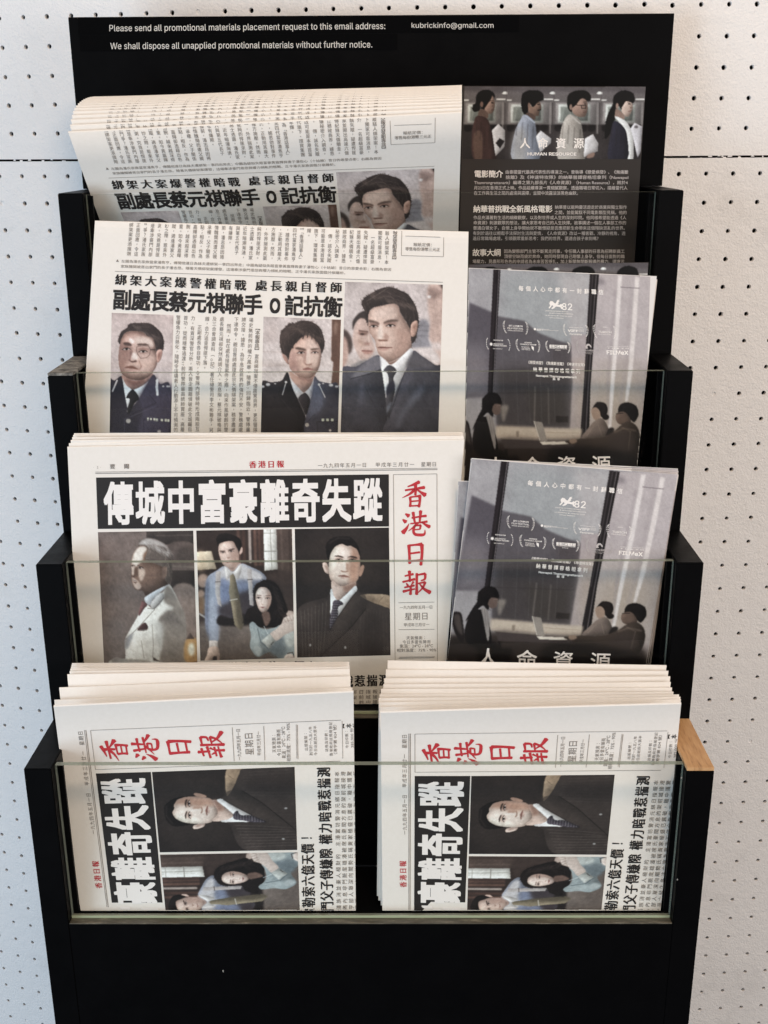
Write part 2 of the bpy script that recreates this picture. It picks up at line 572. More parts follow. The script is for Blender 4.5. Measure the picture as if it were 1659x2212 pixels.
class Ink:
    """flat print gathered as triangles in a page's own drawing coordinates"""
    def __init__(s):
        s.v, s.f, s.l, s.n = [], [], [], 0

    def add(s, v, f, layer=0.0):
        if len(v) == 0: return
        s.v.append(np.asarray(v, float))
        s.f.append(np.asarray(f, int) + s.n)
        s.l.append(np.full(len(v), float(layer)))
        s.n += len(v)

    def arrays(s):
        return np.concatenate(s.v), np.concatenate(s.f), np.concatenate(s.l)

    def char(s, ch, c, w, h, ux=(1, 0), uy=None, off=0.0, ming=0.0, T=None, layer=0.0, centre=False):
        """one character centred at c; w,h cell size; ux reading direction (y down)"""
        if ch in ' 　': return
        v, f = glyph(ch)
        ux = np.asarray(ux, float)
        uy = np.array([-ux[1], ux[0]]) if uy is None else np.asarray(uy, float)
        cx, cy = 0.5, 0.38
        if centre or ch in '，。、；：！？':
            cx, cy = v[:, 0].mean() * 0.5 + (v[:, 0].min() + v[:, 0].max()) * 0.25, (v[:, 1].min() + v[:, 1].max()) / 2
        for i, (d, e) in enumerate(weights(off, ming)):
            p = np.asarray(c, float) + ((v[:, :1] - cx + d) * w) * ux - ((v[:, 1:] - cy + e) * h) * uy
            s.add(p if T is None else T(p), f, layer + 0.006 * i)

    def row(s, text, p0, p1, w, h, **kw):
        """characters spread evenly between the centres p0 and p1"""
        p0, p1 = np.asarray(p0, float), np.asarray(p1, float)
        n = len(text)
        d = p1 - p0
        kw.setdefault('ux', d / np.linalg.norm(d) if n > 1 else (1, 0))
        for i, ch in enumerate(text):
            s.char(ch, p0 + d * (i / max(1, n - 1)), w, h, **kw)

    def column(s, text, p0, p1, w, h, **kw):
        p0, p1 = np.asarray(p0, float), np.asarray(p1, float)
        n = len(text)
        d = p1 - p0
        uy = d / np.linalg.norm(d) if n > 1 else np.array([0, 1.0])
        for i, ch in enumerate(text):
            if ch in '「」（）【】':
                c = p0 + d * (i / max(1, n - 1))
                s.char(ch, c, h, w, ux=uy, uy=np.array([-uy[1], uy[0]]), **kw)
            else:
                s.char(ch, p0 + d * (i / max(1, n - 1)), w, h, ux=(uy[1], -uy[0]), uy=uy, **kw)

    def line(s, text, p0, p1, h, off=0.0, T=None, layer=0.0):
        """a natural line of text stretched from p0 to p1 (middle of its height), h = em height"""
        v, f = glyph(text)
        p0, p1 = np.asarray(p0, float), np.asarray(p1, float)
        d = p1 - p0
        ux = d / np.linalg.norm(d)
        uy = np.array([-ux[1], ux[0]])
        x0, x1 = v[:, 0].min(), v[:, 0].max()
        for i, (dx, dy) in enumerate(weights(off * 0.75, 0.0)):
            p = p0 + ((v[:, :1] - x0 + dx) / (x1 - x0)) * d - (v[:, 1:] - 0.36 + dy) * h * uy
            s.add(p if T is None else T(p), f, layer + 0.006 * i)

    def poly(s, pts, T=None, layer=0.0):
        pts = np.asarray(pts, float)
        # fan from the first point works for convex outlines; quads are cut finely so they follow the sheet
        if len(pts) == 4:
            n, m = 24, 6
            g = []
            for j in range(m + 1):
                for i in range(n + 1):
                    a, b2 = i / n, j / m
                    g.append(pts[0] * (1 - a) * (1 - b2) + pts[1] * a * (1 - b2) + pts[2] * a * b2 + pts[3] * (1 - a) * b2)
            f = []
            for j in range(m):
                for i in range(n):
                    q = j * (n + 1) + i
                    f += [(q, q + 1, q + n + 2), (q, q + n + 2, q + n + 1)]
            g = np.array(g)
            s.add(g if T is None else T(g), f, layer)
        else:
            c = bpy.data.curves.new("outline", 'CURVE')
            c.dimensions, c.fill_mode = '2D', 'BOTH'
            sp = c.splines.new('POLY')
            sp.points.add(len(pts) - 1)
            for q, p in zip(sp.points, pts): q.co = (p[0], -p[1], 0, 1)
            sp.use_cyclic_u = True
            o = bpy.data.objects.new("outline", c)
            me = bpy.data.meshes.new_from_object(o)
            v = np.array([(w.co.x, -w.co.y) for w in me.vertices])
            f = []
            for p in me.polygons:
                q = list(p.vertices)
                f += [(q[0], q[i], q[i + 1]) for i in range(1, len(q) - 1)]
            bpy.data.objects.remove(o); bpy.data.curves.remove(c); bpy.data.meshes.remove(me)
            s.add(v if T is None else T(v), f, layer)

    def rule(s, p, q, w, T=None, layer=0.0):
        p, q = np.asarray(p, float), np.asarray(q, float)
        d = q - p
        nn = np.array([-d[1], d[0]]) / np.linalg.norm(d) * w / 2
        n = max(2, int(np.linalg.norm(d) / 12))
        g = []
        for i in range(n + 1):
            c = p + d * i / n
            g += [c + nn, c - nn]
        f = []
        for i in range(n):
            f += [(2 * i, 2 * i + 1, 2 * i + 3), (2 * i, 2 * i + 3, 2 * i + 2)]
        g = np.array(g)
        s.add(g if T is None else T(g), f, layer)

    def brush(s, pts, T=None, layer=0.0):
        """a brush stroke: (x, y, width) knots"""
        k = np.array(pts, float)
        n = 10
        out = []
        for i in range(len(k) - 1):
            a, b2 = k[i], k[i + 1]
            t0 = (k[i + 1] - k[i - 1]) / 2 if i > 0 else b2 - a
            t1 = (k[i + 2] - k[i]) / 2 if i + 2 < len(k) else b2 - a
            for j in range(n + (i == len(k) - 2)):
                t = j / n
                out.append(a * (2 * t**3 - 3 * t**2 + 1) + t0 * (t**3 - 2 * t**2 + t) + b2 * (-2 * t**3 + 3 * t**2) + t1 * (t**3 - t**2))
        c = np.array(out)
        d = np.gradient(c[:, :2], axis=0)
        d /= np.linalg.norm(d, axis=1)[:, None] + 1e-9
        nn = np.stack([-d[:, 1], d[:, 0]], 1) * np.maximum(c[:, 2:3] * 1.42, 2.0) / 2
        g = np.empty((len(c) * 2 + 2, 2))
        g[0:-2:2], g[1:-2:2] = c[:, :2] + nn, c[:, :2] - nn
        g[-2] = c[0, :2] - d[0] * c[0, 2] * 0.3
        g[-1] = c[-1, :2] + d[-1] * c[-1, 2] * 0.3
        f = []
        for i in range(len(c) - 1):
            f += [(2 * i, 2 * i + 1, 2 * i + 3), (2 * i, 2 * i + 3, 2 * i + 2)]
        e = 2 * len(c)
        f += [(e, 1, 0), (e - 2, e - 1, e + 1)]
        s.add(g if T is None else T(g), f, layer)


# ------------------------------------------------------------------ printed pictures (painted on a grid, one colour per mesh point)
def hx(h):
    h = h.lstrip('#')
    return np.array([int(h[i:i + 2], 16) / 255 for i in (0, 2, 4)])


def gauss(a, s):
    if s < 0.3: return a
    r = int(math.ceil(2.6 * s))
    k = np.exp(-0.5 * (np.arange(-r, r + 1) / s) ** 2)
    k /= k.sum()
    for ax in (0, 1):
        p = np.pad(a, [(r, r) if i == ax else (0, 0) for i in range(a.ndim)], mode='edge')
        o = np.zeros_like(a)
        for i, w in enumerate(k):
            sl = [slice(None)] * a.ndim
            sl[ax] = slice(i, i + a.shape[ax])
            o += w * p[tuple(sl)]
        a = o
    return a


class Pic:
    light = (0.8, 0.55)

    def __init__(s, quad, base, wide=210, pad=4):
        s.q = np.array(quad, float)
        s.x0, s.y0 = s.q.min(0) - pad
        s.x1, s.y1 = s.q.max(0) + pad
        s.k = wide / (s.x1 - s.x0)
        s.w, s.h = wide, int((s.y1 - s.y0) * s.k)
        s.X, s.Y = np.meshgrid(s.x0 + (np.arange(s.w) + 0.5) / s.k, s.y0 + (np.arange(s.h) + 0.5) / s.k)
        s.a = np.ones((s.h, s.w, 3)) * hx(base)
        s.cm = None

    def put(s, m, col, al):
        c = hx(col) if isinstance(col, str) else col
        s.a += (c - s.a) * (m * al)[..., None]

    def region(s, pts, m):
        lo, hi = pts.min(0) - m, pts.max(0) + m
        i0, i1 = [int(np.clip((v - s.x0) * s.k, 0, s.w)) for v in (lo[0], hi[0])]
        j0, j1 = [int(np.clip((v - s.y0) * s.k, 0, s.h)) for v in (lo[1], hi[1])]
        return i0, i1 + 1, j0, j1 + 1

    def poly(s, pts, col, blur=0.0, al=1.0, smooth=True, rnd=0.42):
        p = np.array(pts, float).reshape(-1, 2)
        if smooth and len(p) > 3:
            n = len(p)
            out = []
            for i in range(n):
                a, b, c, d = p[i - 1], p[i], p[(i + 1) % n], p[(i + 2) % n]
                for t in (0, 0.25, 0.5, 0.75):
                    out.append(0.5 * (2 * b + (c - a) * t + (2 * a - 5 * b + 4 * c - d) * t * t + (3 * b - a - 3 * c + d) * t**3))
            p = np.array(out)
        sg = max(0.55, blur * s.k)
        i0, i1, j0, j1 = s.region(p, 3 * sg / s.k + 2 / s.k)
        X, Y = s.X[j0:j1, i0:i1], s.Y[j0:j1, i0:i1]
        if X.size == 0: return
        m = np.zeros(X.shape, bool)
        x, y = p[:, 0], p[:, 1]
        for a in range(len(p)):
            b = a - 1
            if y[a] == y[b]: continue
            m ^= ((y[a] > Y) != (y[b] > Y)) & (X < (x[b] - x[a]) * (Y - y[a]) / (y[b] - y[a]) + x[a])
        m0 = m.astype(float)
        m = gauss(m0, sg)
        if s.cm is not None: m = m * s.cm[j0:j1, i0:i1]
        c = hx(col)
        v = s.a[j0:j1, i0:i1]
        size = min(p.max(0) - p.min(0))
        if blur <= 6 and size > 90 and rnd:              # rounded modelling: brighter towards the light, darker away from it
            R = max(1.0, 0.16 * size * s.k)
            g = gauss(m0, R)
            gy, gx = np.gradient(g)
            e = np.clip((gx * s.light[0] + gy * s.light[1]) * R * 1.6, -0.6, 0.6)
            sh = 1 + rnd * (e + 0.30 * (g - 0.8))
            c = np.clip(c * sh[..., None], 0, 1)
        v += (c - v) * (m * al)[..., None]
        s.last = (m0, (j0, j1, i0, i1))

    def clip(s, on=True, edge=0.30):
        """keep the following tones inside the shape just painted"""
        if not on:
            s.cm = None
            return
        s.cm = np.zeros((s.h, s.w))
        m, (a, b, c, d) = s.last
        s.cm[a:b, c:d] = gauss(m, 0.6)
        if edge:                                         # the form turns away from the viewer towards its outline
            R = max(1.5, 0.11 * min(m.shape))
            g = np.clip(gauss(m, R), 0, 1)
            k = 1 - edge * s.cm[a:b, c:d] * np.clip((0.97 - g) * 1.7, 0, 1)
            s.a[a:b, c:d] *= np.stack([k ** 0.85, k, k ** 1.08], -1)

    def eye(s, x, y, w, gaze=0.0, shade='#8a5f50', white='#cdb6a8'):
        s.ell(x, y - 0.10 * w, 0.72 * w, 0.36 * w, shade, 0.20 * w, 0.55)
        s.ell(x, y, 0.50 * w, 0.15 * w, white, 0.05 * w, 0.75)
        s.ell(x + gaze * 0.14 * w, y - 0.02 * w, 0.17 * w, 0.17 * w, '#1f1512', 0.03 * w)
        s.line([x - 0.56 * w, y + 0.06 * w, x - 0.22 * w, y - 0.15 * w, x + 0.2 * w, y - 0.16 * w, x + 0.58 * w, y + 0.02 * w], 0.09 * w, '#33221c', 0.03 * w, 0.9)
        s.line([x - 0.5 * w, y - 0.2 * w, x, y - 0.34 * w, x + 0.5 * w, y - 0.2 * w], 0.06 * w, shade, 0.05 * w, 0.5)
        s.line([x - 0.4 * w, y + 0.15 * w, x, y + 0.2 * w, x + 0.45 * w, y + 0.12 * w], 0.06 * w, shade, 0.06 * w, 0.6)

    def mane(s, pts, col, blur=0.0):
        """a head of hair: body, strands that follow its outline, wisps across the edge"""
        s.poly(pts, col, blur)
        p = np.array(pts, float).reshape(-1, 2)
        g = np.random.default_rng(len(p) * 7 + int(p[0, 0]))
        c = p.mean(0)
        size = min(p.max(0) - p.min(0))
        base = hx(col)
        for _ in range(150):
            i = g.integers(len(p))
            t = g.random()
            a, b = p[i - 1], p[i]
            e = a * (1 - t) + b * t
            k = g.uniform(0.02, 0.5)
            q = e + (c - e) * k
            d = (b - a) / (np.linalg.norm(b - a) + 1e-9)
            L = size * g.uniform(0.05, 0.16)
            f = g.uniform(0.75, 1.55)
            cc = np.clip(base * f + (0.02 if f > 1.2 else 0), 0, 1)
            h = '#%02x%02x%02x' % tuple(int(v * 255) for v in cc)
            s.clip(True, 0)
            s.line([q - d * L, q + (c - e) * 0.03, q + d * L], size * 0.012, h, size * 0.006, 0.55)
            s.clip(False)
        for _ in range(90):
            i = g.integers(len(p))
            t = g.random()
            a, b = p[i - 1], p[i]
            e = a * (1 - t) + b * t
            d = (b - a) / (np.linalg.norm(b - a) + 1e-9)
            o = (e - c) / (np.linalg.norm(e - c) + 1e-9)
            L = size * g.uniform(0.02, 0.05)
            s.line([e - o * L, e + o * L * 0.5 + d * L * g.normal(0, 1.0)], size * 0.012, col, size * 0.008, 0.6)

    def soft(s, amp=0.05, seed=5):
        """uneven tone and cloth-like streaks of a real print"""
        g = np.random.default_rng(seed)
        n = gauss(g.normal(0, 1, (s.h, s.w)), 9)
        n2 = g.normal(0, 1, (s.h, s.w))
        for _ in range(10): n2 = (n2 + np.roll(np.roll(n2, 1, 0), 1 if _ % 3 == 0 else 0, 1)) * 0.5
        n2 = gauss(n2, 1.4)
        s.a *= (1 + amp * (n / n.std()) * 0.7 + amp * (n2 / n2.std()) * 0.6)[..., None]
        s.a = np.clip(gauss(s.a, 0.5), 0, 1)

    def ell(s, cx, cy, rx, ry, col, blur=0.0, al=1.0, rot=0.0):
        t = np.linspace(0, 2 * math.pi, 20)[:-1]
        c, n = math.cos(rot), math.sin(rot)
        s.poly(np.stack([cx + rx * np.cos(t) * c - ry * np.sin(t) * n, cy + rx * np.cos(t) * n + ry * np.sin(t) * c], 1), col, blur, al, False)

    def line(s, pts, w, col, blur=0.0, al=1.0):
        p = np.array(pts, float).reshape(-1, 2)
        for a, b in zip(p[:-1], p[1:]):
            i0, i1, j0, j1 = s.region(np.array([a, b]), w + 3 * blur + 3 / s.k)
            X, Y = s.X[j0:j1, i0:i1], s.Y[j0:j1, i0:i1]
            d = b - a
            t = np.clip(((X - a[0]) * d[0] + (Y - a[1]) * d[1]) / (d @ d + 1e-9), 0, 1)
            r = np.hypot(X - a[0] - t * d[0], Y - a[1] - t * d[1])
            e = max(0.6 / s.k, blur)
            m = np.clip((w / 2 + e - r) / (2 * e), 0, 1)
            v = s.a[j0:j1, i0:i1]
            v += (hx(col) - v) * (m * al * min(1.0, w * s.k / 0.7))[..., None]

    def vgrad(s, stops):
        ys = [p for p, _ in stops]
        cs = np.array([hx(c) for _, c in stops])
        for ch in range(3):
            s.a[..., ch] = np.interp(s.Y, ys, cs[:, ch])

    def hair(s, x0, y0, x1, y1, n, col, w=5, al=0.35, seed=1, curve=40):
        w, al, n = w * 2.2, al * 0.32, n * 3
        g = np.random.default_rng(seed)
        for _ in range(n):
            a = g.random()
            p = np.array([x0, y0]) * (1 - a) + np.array([x1, y1]) * a + g.normal(0, 22, 2)
            L = g.uniform(40, 110)
            t = g.normal(0.6, 0.35)
            q = p + L * np.array([math.cos(t), math.sin(t)]) * 0.5
            s.line([p, q, q + [L * 0.3, curve * 0.6]], w, col, w * 0.6, al)

    def finish(s, grain=0.016, seed=3, ref='#e6dad0', paper=0.69, amp=0.045, sat=0.74, con=0.55):
        s.soft(amp)
        g0 = s.a @ np.array([0.3, 0.59, 0.11])
        s.a = g0[..., None] * np.array([1.03, 1.0, 0.965]) * (1 - sat) + s.a * sat
        s.a = np.clip(s.a + con * (s.a - 0.50) * s.a * (1 - s.a), 0, 1)      # press contrast
        g = np.random.default_rng(seed)
        n = g.normal(0, grain, (s.h, s.w, 1)) + gauss(g.normal(0, 1, (s.h, s.w)), 3)[..., None] * grain * 1.6
        a = np.clip(s.a * (1 + n * 1.6) + n * 0.35, 0, 1)
        s.lin = np.where(a <= 0.04045, a / 12.92, ((a + 0.055) / 1.055) ** 2.4)
        s.lin = np.clip(s.lin / srgb(ref) * paper, 0.004, 0.9)          # the colour of the ink on paper, without the warm room light
        return s

    def grid(s, over=0.8):
        """bilinear grid over the quad: enlargement coordinates, faces, colours"""
        nx = int(s.w * over)
        ny = int(s.h * over)
        u, v = np.meshgrid(np.linspace(0, 1, nx), np.linspace(0, 1, ny))
        q = s.q
        p = (q[0] * ((1 - u) * (1 - v))[..., None] + q[1] * (u * (1 - v))[..., None] + q[2] * (u * v)[..., None] + q[3] * ((1 - u) * v)[..., None])
        fx = np.clip((p[..., 0] - s.x0) * s.k - 0.5, 0, s.w - 1.001)
        fy = np.clip((p[..., 1] - s.y0) * s.k - 0.5, 0, s.h - 1.001)
        i, j = fx.astype(int), fy.astype(int)
        a, b = (fx - i)[..., None], (fy - j)[..., None]
        c = (s.lin[j, i] * (1 - a) * (1 - b) + s.lin[j, i + 1] * a * (1 - b) + s.lin[j + 1, i] * (1 - a) * b + s.lin[j + 1, i + 1] * a * b)
        idx = np.arange(nx * ny).reshape(ny, nx)
        f = np.stack([idx[:-1, :-1], idx[:-1, 1:], idx[1:, 1:], idx[1:, :-1]], -1).reshape(-1, 4)
        return p.reshape(-1, 2), f, c.reshape(-1, 3)


def pic_officer_glasses():
    P = Pic([(75, 50), (1167, 90), (1122, 2170), (38, 2170)], '#c9aa9d', 150)
    P.vgrad([(0, '#c3a397'), (700, '#cdb0a4'), (1300, '#c4aaa2')])
    P.mane([195,560,200,480,250,380,350,310,370,260,450,230,560,225,640,225,740,235,850,300,960,420,1000,560,985,700,940,740,880,760,860,700,830,600,800,500,700,470,650,400,480,370,360,380,280,450,230,600], '#43332e')
    P.hair(420, 270, 900, 520, 40, '#7a6459', 6, .35, 2)
    P.poly([225,600,260,480,340,390,480,375,620,390,720,470,800,500,840,620,860,760,880,900,860,1000,800,1100,740,1190,620,1240,480,1240,360,1210,260,1130,215,1020,195,860,205,700], '#cb9c89'); P.clip()
    P.clip(False)
    P.poly([870,740,920,700,965,710,970,780,940,880,880,930], '#c38c79')
    P.poly([890,790,940,740,930,830,895,880], '#8f5e4f', 10)
    P.poly([225,600,260,480,340,390,480,375,620,390,720,470,800,500,840,620,860,760,880,900,860,1000,800,1100,740,1190,620,1240,480,1240,360,1210,260,1130,215,1020,195,860,205,700], '#cb9c89', 0, 0.0); P.clip()
    P.poly([500,490,700,480,790,540,815,660,650,610,520,600], '#dfb8a3', 25)
    P.poly([380,520,420,505,480,560,430,590], '#ecd0bf', 10)
    P.poly([200,640,300,560,400,700,380,880,300,1000,230,1030], '#a67564', 40)
    P.poly([560,860,840,780,860,960,760,1120,600,1100], '#d9a994', 50, .8)
    P.poly([280,580,360,570,430,610,410,640,300,620], '#5a3f36', 8)
    P.poly([530,600,620,590,700,600,740,632,620,625,540,628], '#674a3f', 8)
    P.eye(335, 692, 130, .2); P.eye(628, 735, 135, .2)
    P.poly([540,690,640,660,730,700,640,705], '#a06f5e', 10, .7)
    P.poly([400,720,450,740,400,880,375,900], '#96685a', 12)
    P.poly([450,760,500,760,545,860,480,875,430,860], '#ecc9b6', 14)
    P.poly([385,880,440,905,500,888,515,915,430,928], '#583830', 8)
    P.poly([300,1020,430,985,550,1050,440,1040], '#83503f', 8)
    P.poly([330,1042,440,1047,520,1062,430,1080], '#c68f7e', 10)
    P.line([560,900,600,1000,560,1060], 16, '#9f6c5b', 12, .8)
    P.line([520,650,640,630,735,645,760,700,748,790,690,845,590,855,540,790,512,720,520,650], 8, '#6f5145', 2)
    P.line([760,702,850,702], 12, '#33241f', 2)
    P.line([215,700,250,840,360,832,430,760,435,660], 7, '#a8806f', 2, .9)
    P.clip(False)
    P.poly([260,1150,400,1230,560,1250,700,1200,800,1120,790,1220,560,1370,470,1410,380,1390,270,1260], '#a47565')
    P.poly([330,1225,500,1260,650,1225,600,1310,450,1345], '#82564a', 22)
    P.poly([262,1215,330,1320,430,1410,470,1410,640,1330,790,1190,765,1290,560,1560,500,1600,350,1720,300,1450], '#ddd5ce')
    P.poly([10,1260,120,1250,230,1170,265,1230,300,1450,350,1720,360,1800,560,1560,790,1160,870,1215,940,1310,1110,1340,1130,2200,20,2200], '#382f38')
    P.poly([560,1560,790,1170,940,1320,1120,1350,1130,2200,560,2200,620,1800], '#4b4050', 30)
    P.poly([330,1550,400,1430,470,1415,560,1560,480,1650,380,1850,350,1760,395,1580], '#2c2525')
    P.line([400,1860,860,1640,740,1500], 8, '#2c2530', 3); P.line([300,2180,300,1930,860,1700], 8, '#6c6070', 5, .7)
    P.line([170,1245,90,1435], 26, '#cdbcb5', 4)
    P.line([880,1240,872,1360,885,1495], 42, '#d6cbc4', 8); P.ell(878, 1250, 24, 24, '#d6cbc4', 4)
    for x in (985, 1060, 1090): P.ell(x, 1350, 20, 16, '#c4b3ab', 5)
    for i, x in enumerate((714, 770, 830, 870, 960, 1030, 1075)): P.poly([x-16,1902+i*5,x+18,1904+i*5,x+18,1955+i*5,x-16,1953+i*5], '#d0c8ac', 2, 1, False)
    P.line([640,1920,640,2180], 6, '#2a2331', 3); P.line([640,1935,1100,1985], 8, '#2f2838', 4)
    P.ell(370, 1962, 42, 40, '#b4a597', 6); P.ell(915, 2150, 30, 30, '#a89a90', 6)
    return P.finish(sat=0.66)


def pic_officer_young():
    P = Pic([(110, 75), (1507, 130), (1452, 2165), (60, 2165)], '#cfb5a9', 190)
    P.vgrad([(0, '#c9afa4'), (700, '#d2b9ad'), (1300, '#cfb8ad')])
    P.poly([110,300,330,200,360,500,120,520], '#bfa397', 60, .6)
    P.line([90,705,420,715], 16, '#b99d91', 12, .8); P.line([80,960,560,950], 20, '#bfa599', 20, .7)
    P.poly([1345,120,1510,120,1480,1310,1330,1310,1370,900,1330,860], '#6d4939', 8, 1, False)
    P.poly([1390,200,1440,200,1420,380,1390,380], '#95705c', 20)
    P.mane([400,450,440,320,520,250,560,200,640,190,700,190,760,150,850,145,960,160,1070,220,1150,310,1195,450,1215,560,1190,680,1145,760,1140,680,1100,580,1050,500,960,430,900,400,800,450,700,540,640,640,590,720,560,850,520,780,450,740,410,600], '#463630')
    P.poly([590,720,640,620,720,530,850,420,960,430,1060,520,1120,620,1150,750,1135,900,1100,1020,1040,1120,960,1185,860,1195,720,1140,610,1040,575,960,570,850], '#ce9e88')
    P.hair(560, 230, 1130, 480, 50, '#73594c', 6, .35, 4)
    for a in ((700,540,760,380),(820,470,860,330),(900,450,920,340),(980,480,990,350),(1060,560,1040,420),(640,640,640,480)): P.line(a, 22, '#463630', 6, .9)
    P.poly([590,720,640,620,720,530,850,420,960,430,1060,520,1120,620,1150,750,1135,900,1100,1020,1040,1120,960,1185,860,1195,720,1140,610,1040,575,960,570,850], '#ce9e88', 0, 0.0); P.clip()
    P.poly([580,740,700,700,720,900,760,1100,600,1030,570,900], '#b18070', 40)
    P.poly([900,480,1080,560,1110,800,1050,1000,960,900,930,650], '#ddb19b', 40)
    P.clip(False)
    P.poly([450,740,520,790,560,870,560,940,500,880,460,810], '#ae7d6b', 4)
    P.poly([680,640,740,625,860,655,872,692,720,668], '#5d473b', 10)
    P.poly([965,655,1090,642,1098,664,980,682], '#5d473b', 9)
    P.eye(785, 727, 128, .3); P.eye(1033, 724, 112, .2)
    P.poly([700,760,850,760,830,790,720,785], '#a87866', 10, .6)
    P.poly([860,720,890,720,870,860,830,900], '#b08070', 14)
    P.poly([900,690,935,690,962,900,920,932,880,900], '#e4bba5', 10)
    P.poly([838,890,900,940,972,920,972,942,880,950], '#946555', 8)
    P.poly([815,1022,900,990,940,1002,1025,1028,930,1034,860,1040], '#935a4d', 5)
    P.poly([850,1042,930,1038,990,1038,930,1066], '#c08b7b', 6)
    P.poly([580,1060,720,1145,860,1198,960,1190,1030,1120,1025,1200,960,1330,860,1430,820,1440,720,1350,600,1180], '#b68571')
    P.poly([700,1140,950,1195,1030,1130,1000,1240,850,1230], '#98695a', 22)
    P.poly([555,1085,590,1180,700,1310,820,1440,870,1440,960,1330,1032,1150,1030,1250,980,1450,950,1565,880,1450,790,1470,730,1560,640,1380], '#d8c8c1')
    P.poly([60,1300,250,1260,430,1230,500,1120,550,1080,640,1380,740,1580,830,1790,870,1900,880,2200,40,2200], '#322a2b')
    P.poly([1030,1150,1110,1235,1300,1280,1470,1340,1470,2200,880,2200,870,1900,950,1600,1000,1400], '#454049')
    P.poly([1040,1200,1200,1560,1100,1800,920,1900,960,1560], '#606070', 28)
    P.poly([755,1515,830,1455,890,1465,955,1580,930,1700,880,1850,830,1780,740,1590], '#393031')
    P.line([440,1570,720,1900], 6, '#5a4e50', 4, .8); P.line([740,1580,830,1770], 6, '#8b7d7a', 3, .8); P.line([880,2000,1030,1840], 6, '#2b2528', 4)
    for x, y, r in ((190,1300,40),(95,1335,32),(320,1283,18),(1185,1280,20),(1325,1312,38),(1430,1335,30)): P.ell(x, y, r, r * .65, '#cbbdb6', 6)
    P.line([515,1260,450,1485], 15, '#cbbcb4', 3); P.ell(515, 1256, 22, 20, '#d5c8c0', 4)
    P.line([1110,1300,1220,1530], 15, '#cbbcb4', 3); P.ell(1112, 1300, 24, 20, '#d5c8c0', 4)
    for x in (1182, 1268, 1352): P.poly([x-22,1918,x+24,1918,x+24,1962,x-22,1962], '#c9c7aa', 2, 1, False)
    P.line([1070,1972,1450,1965], 8, '#26221f', 4); P.line([1070,1972,1090,2180], 6, '#2a2625', 4)
    P.ell(895, 2030, 35, 36, '#c3b3a4', 5); P.ell(1312, 2130, 22, 22, '#b9a99c', 5)
    return P.finish(sat=0.66)


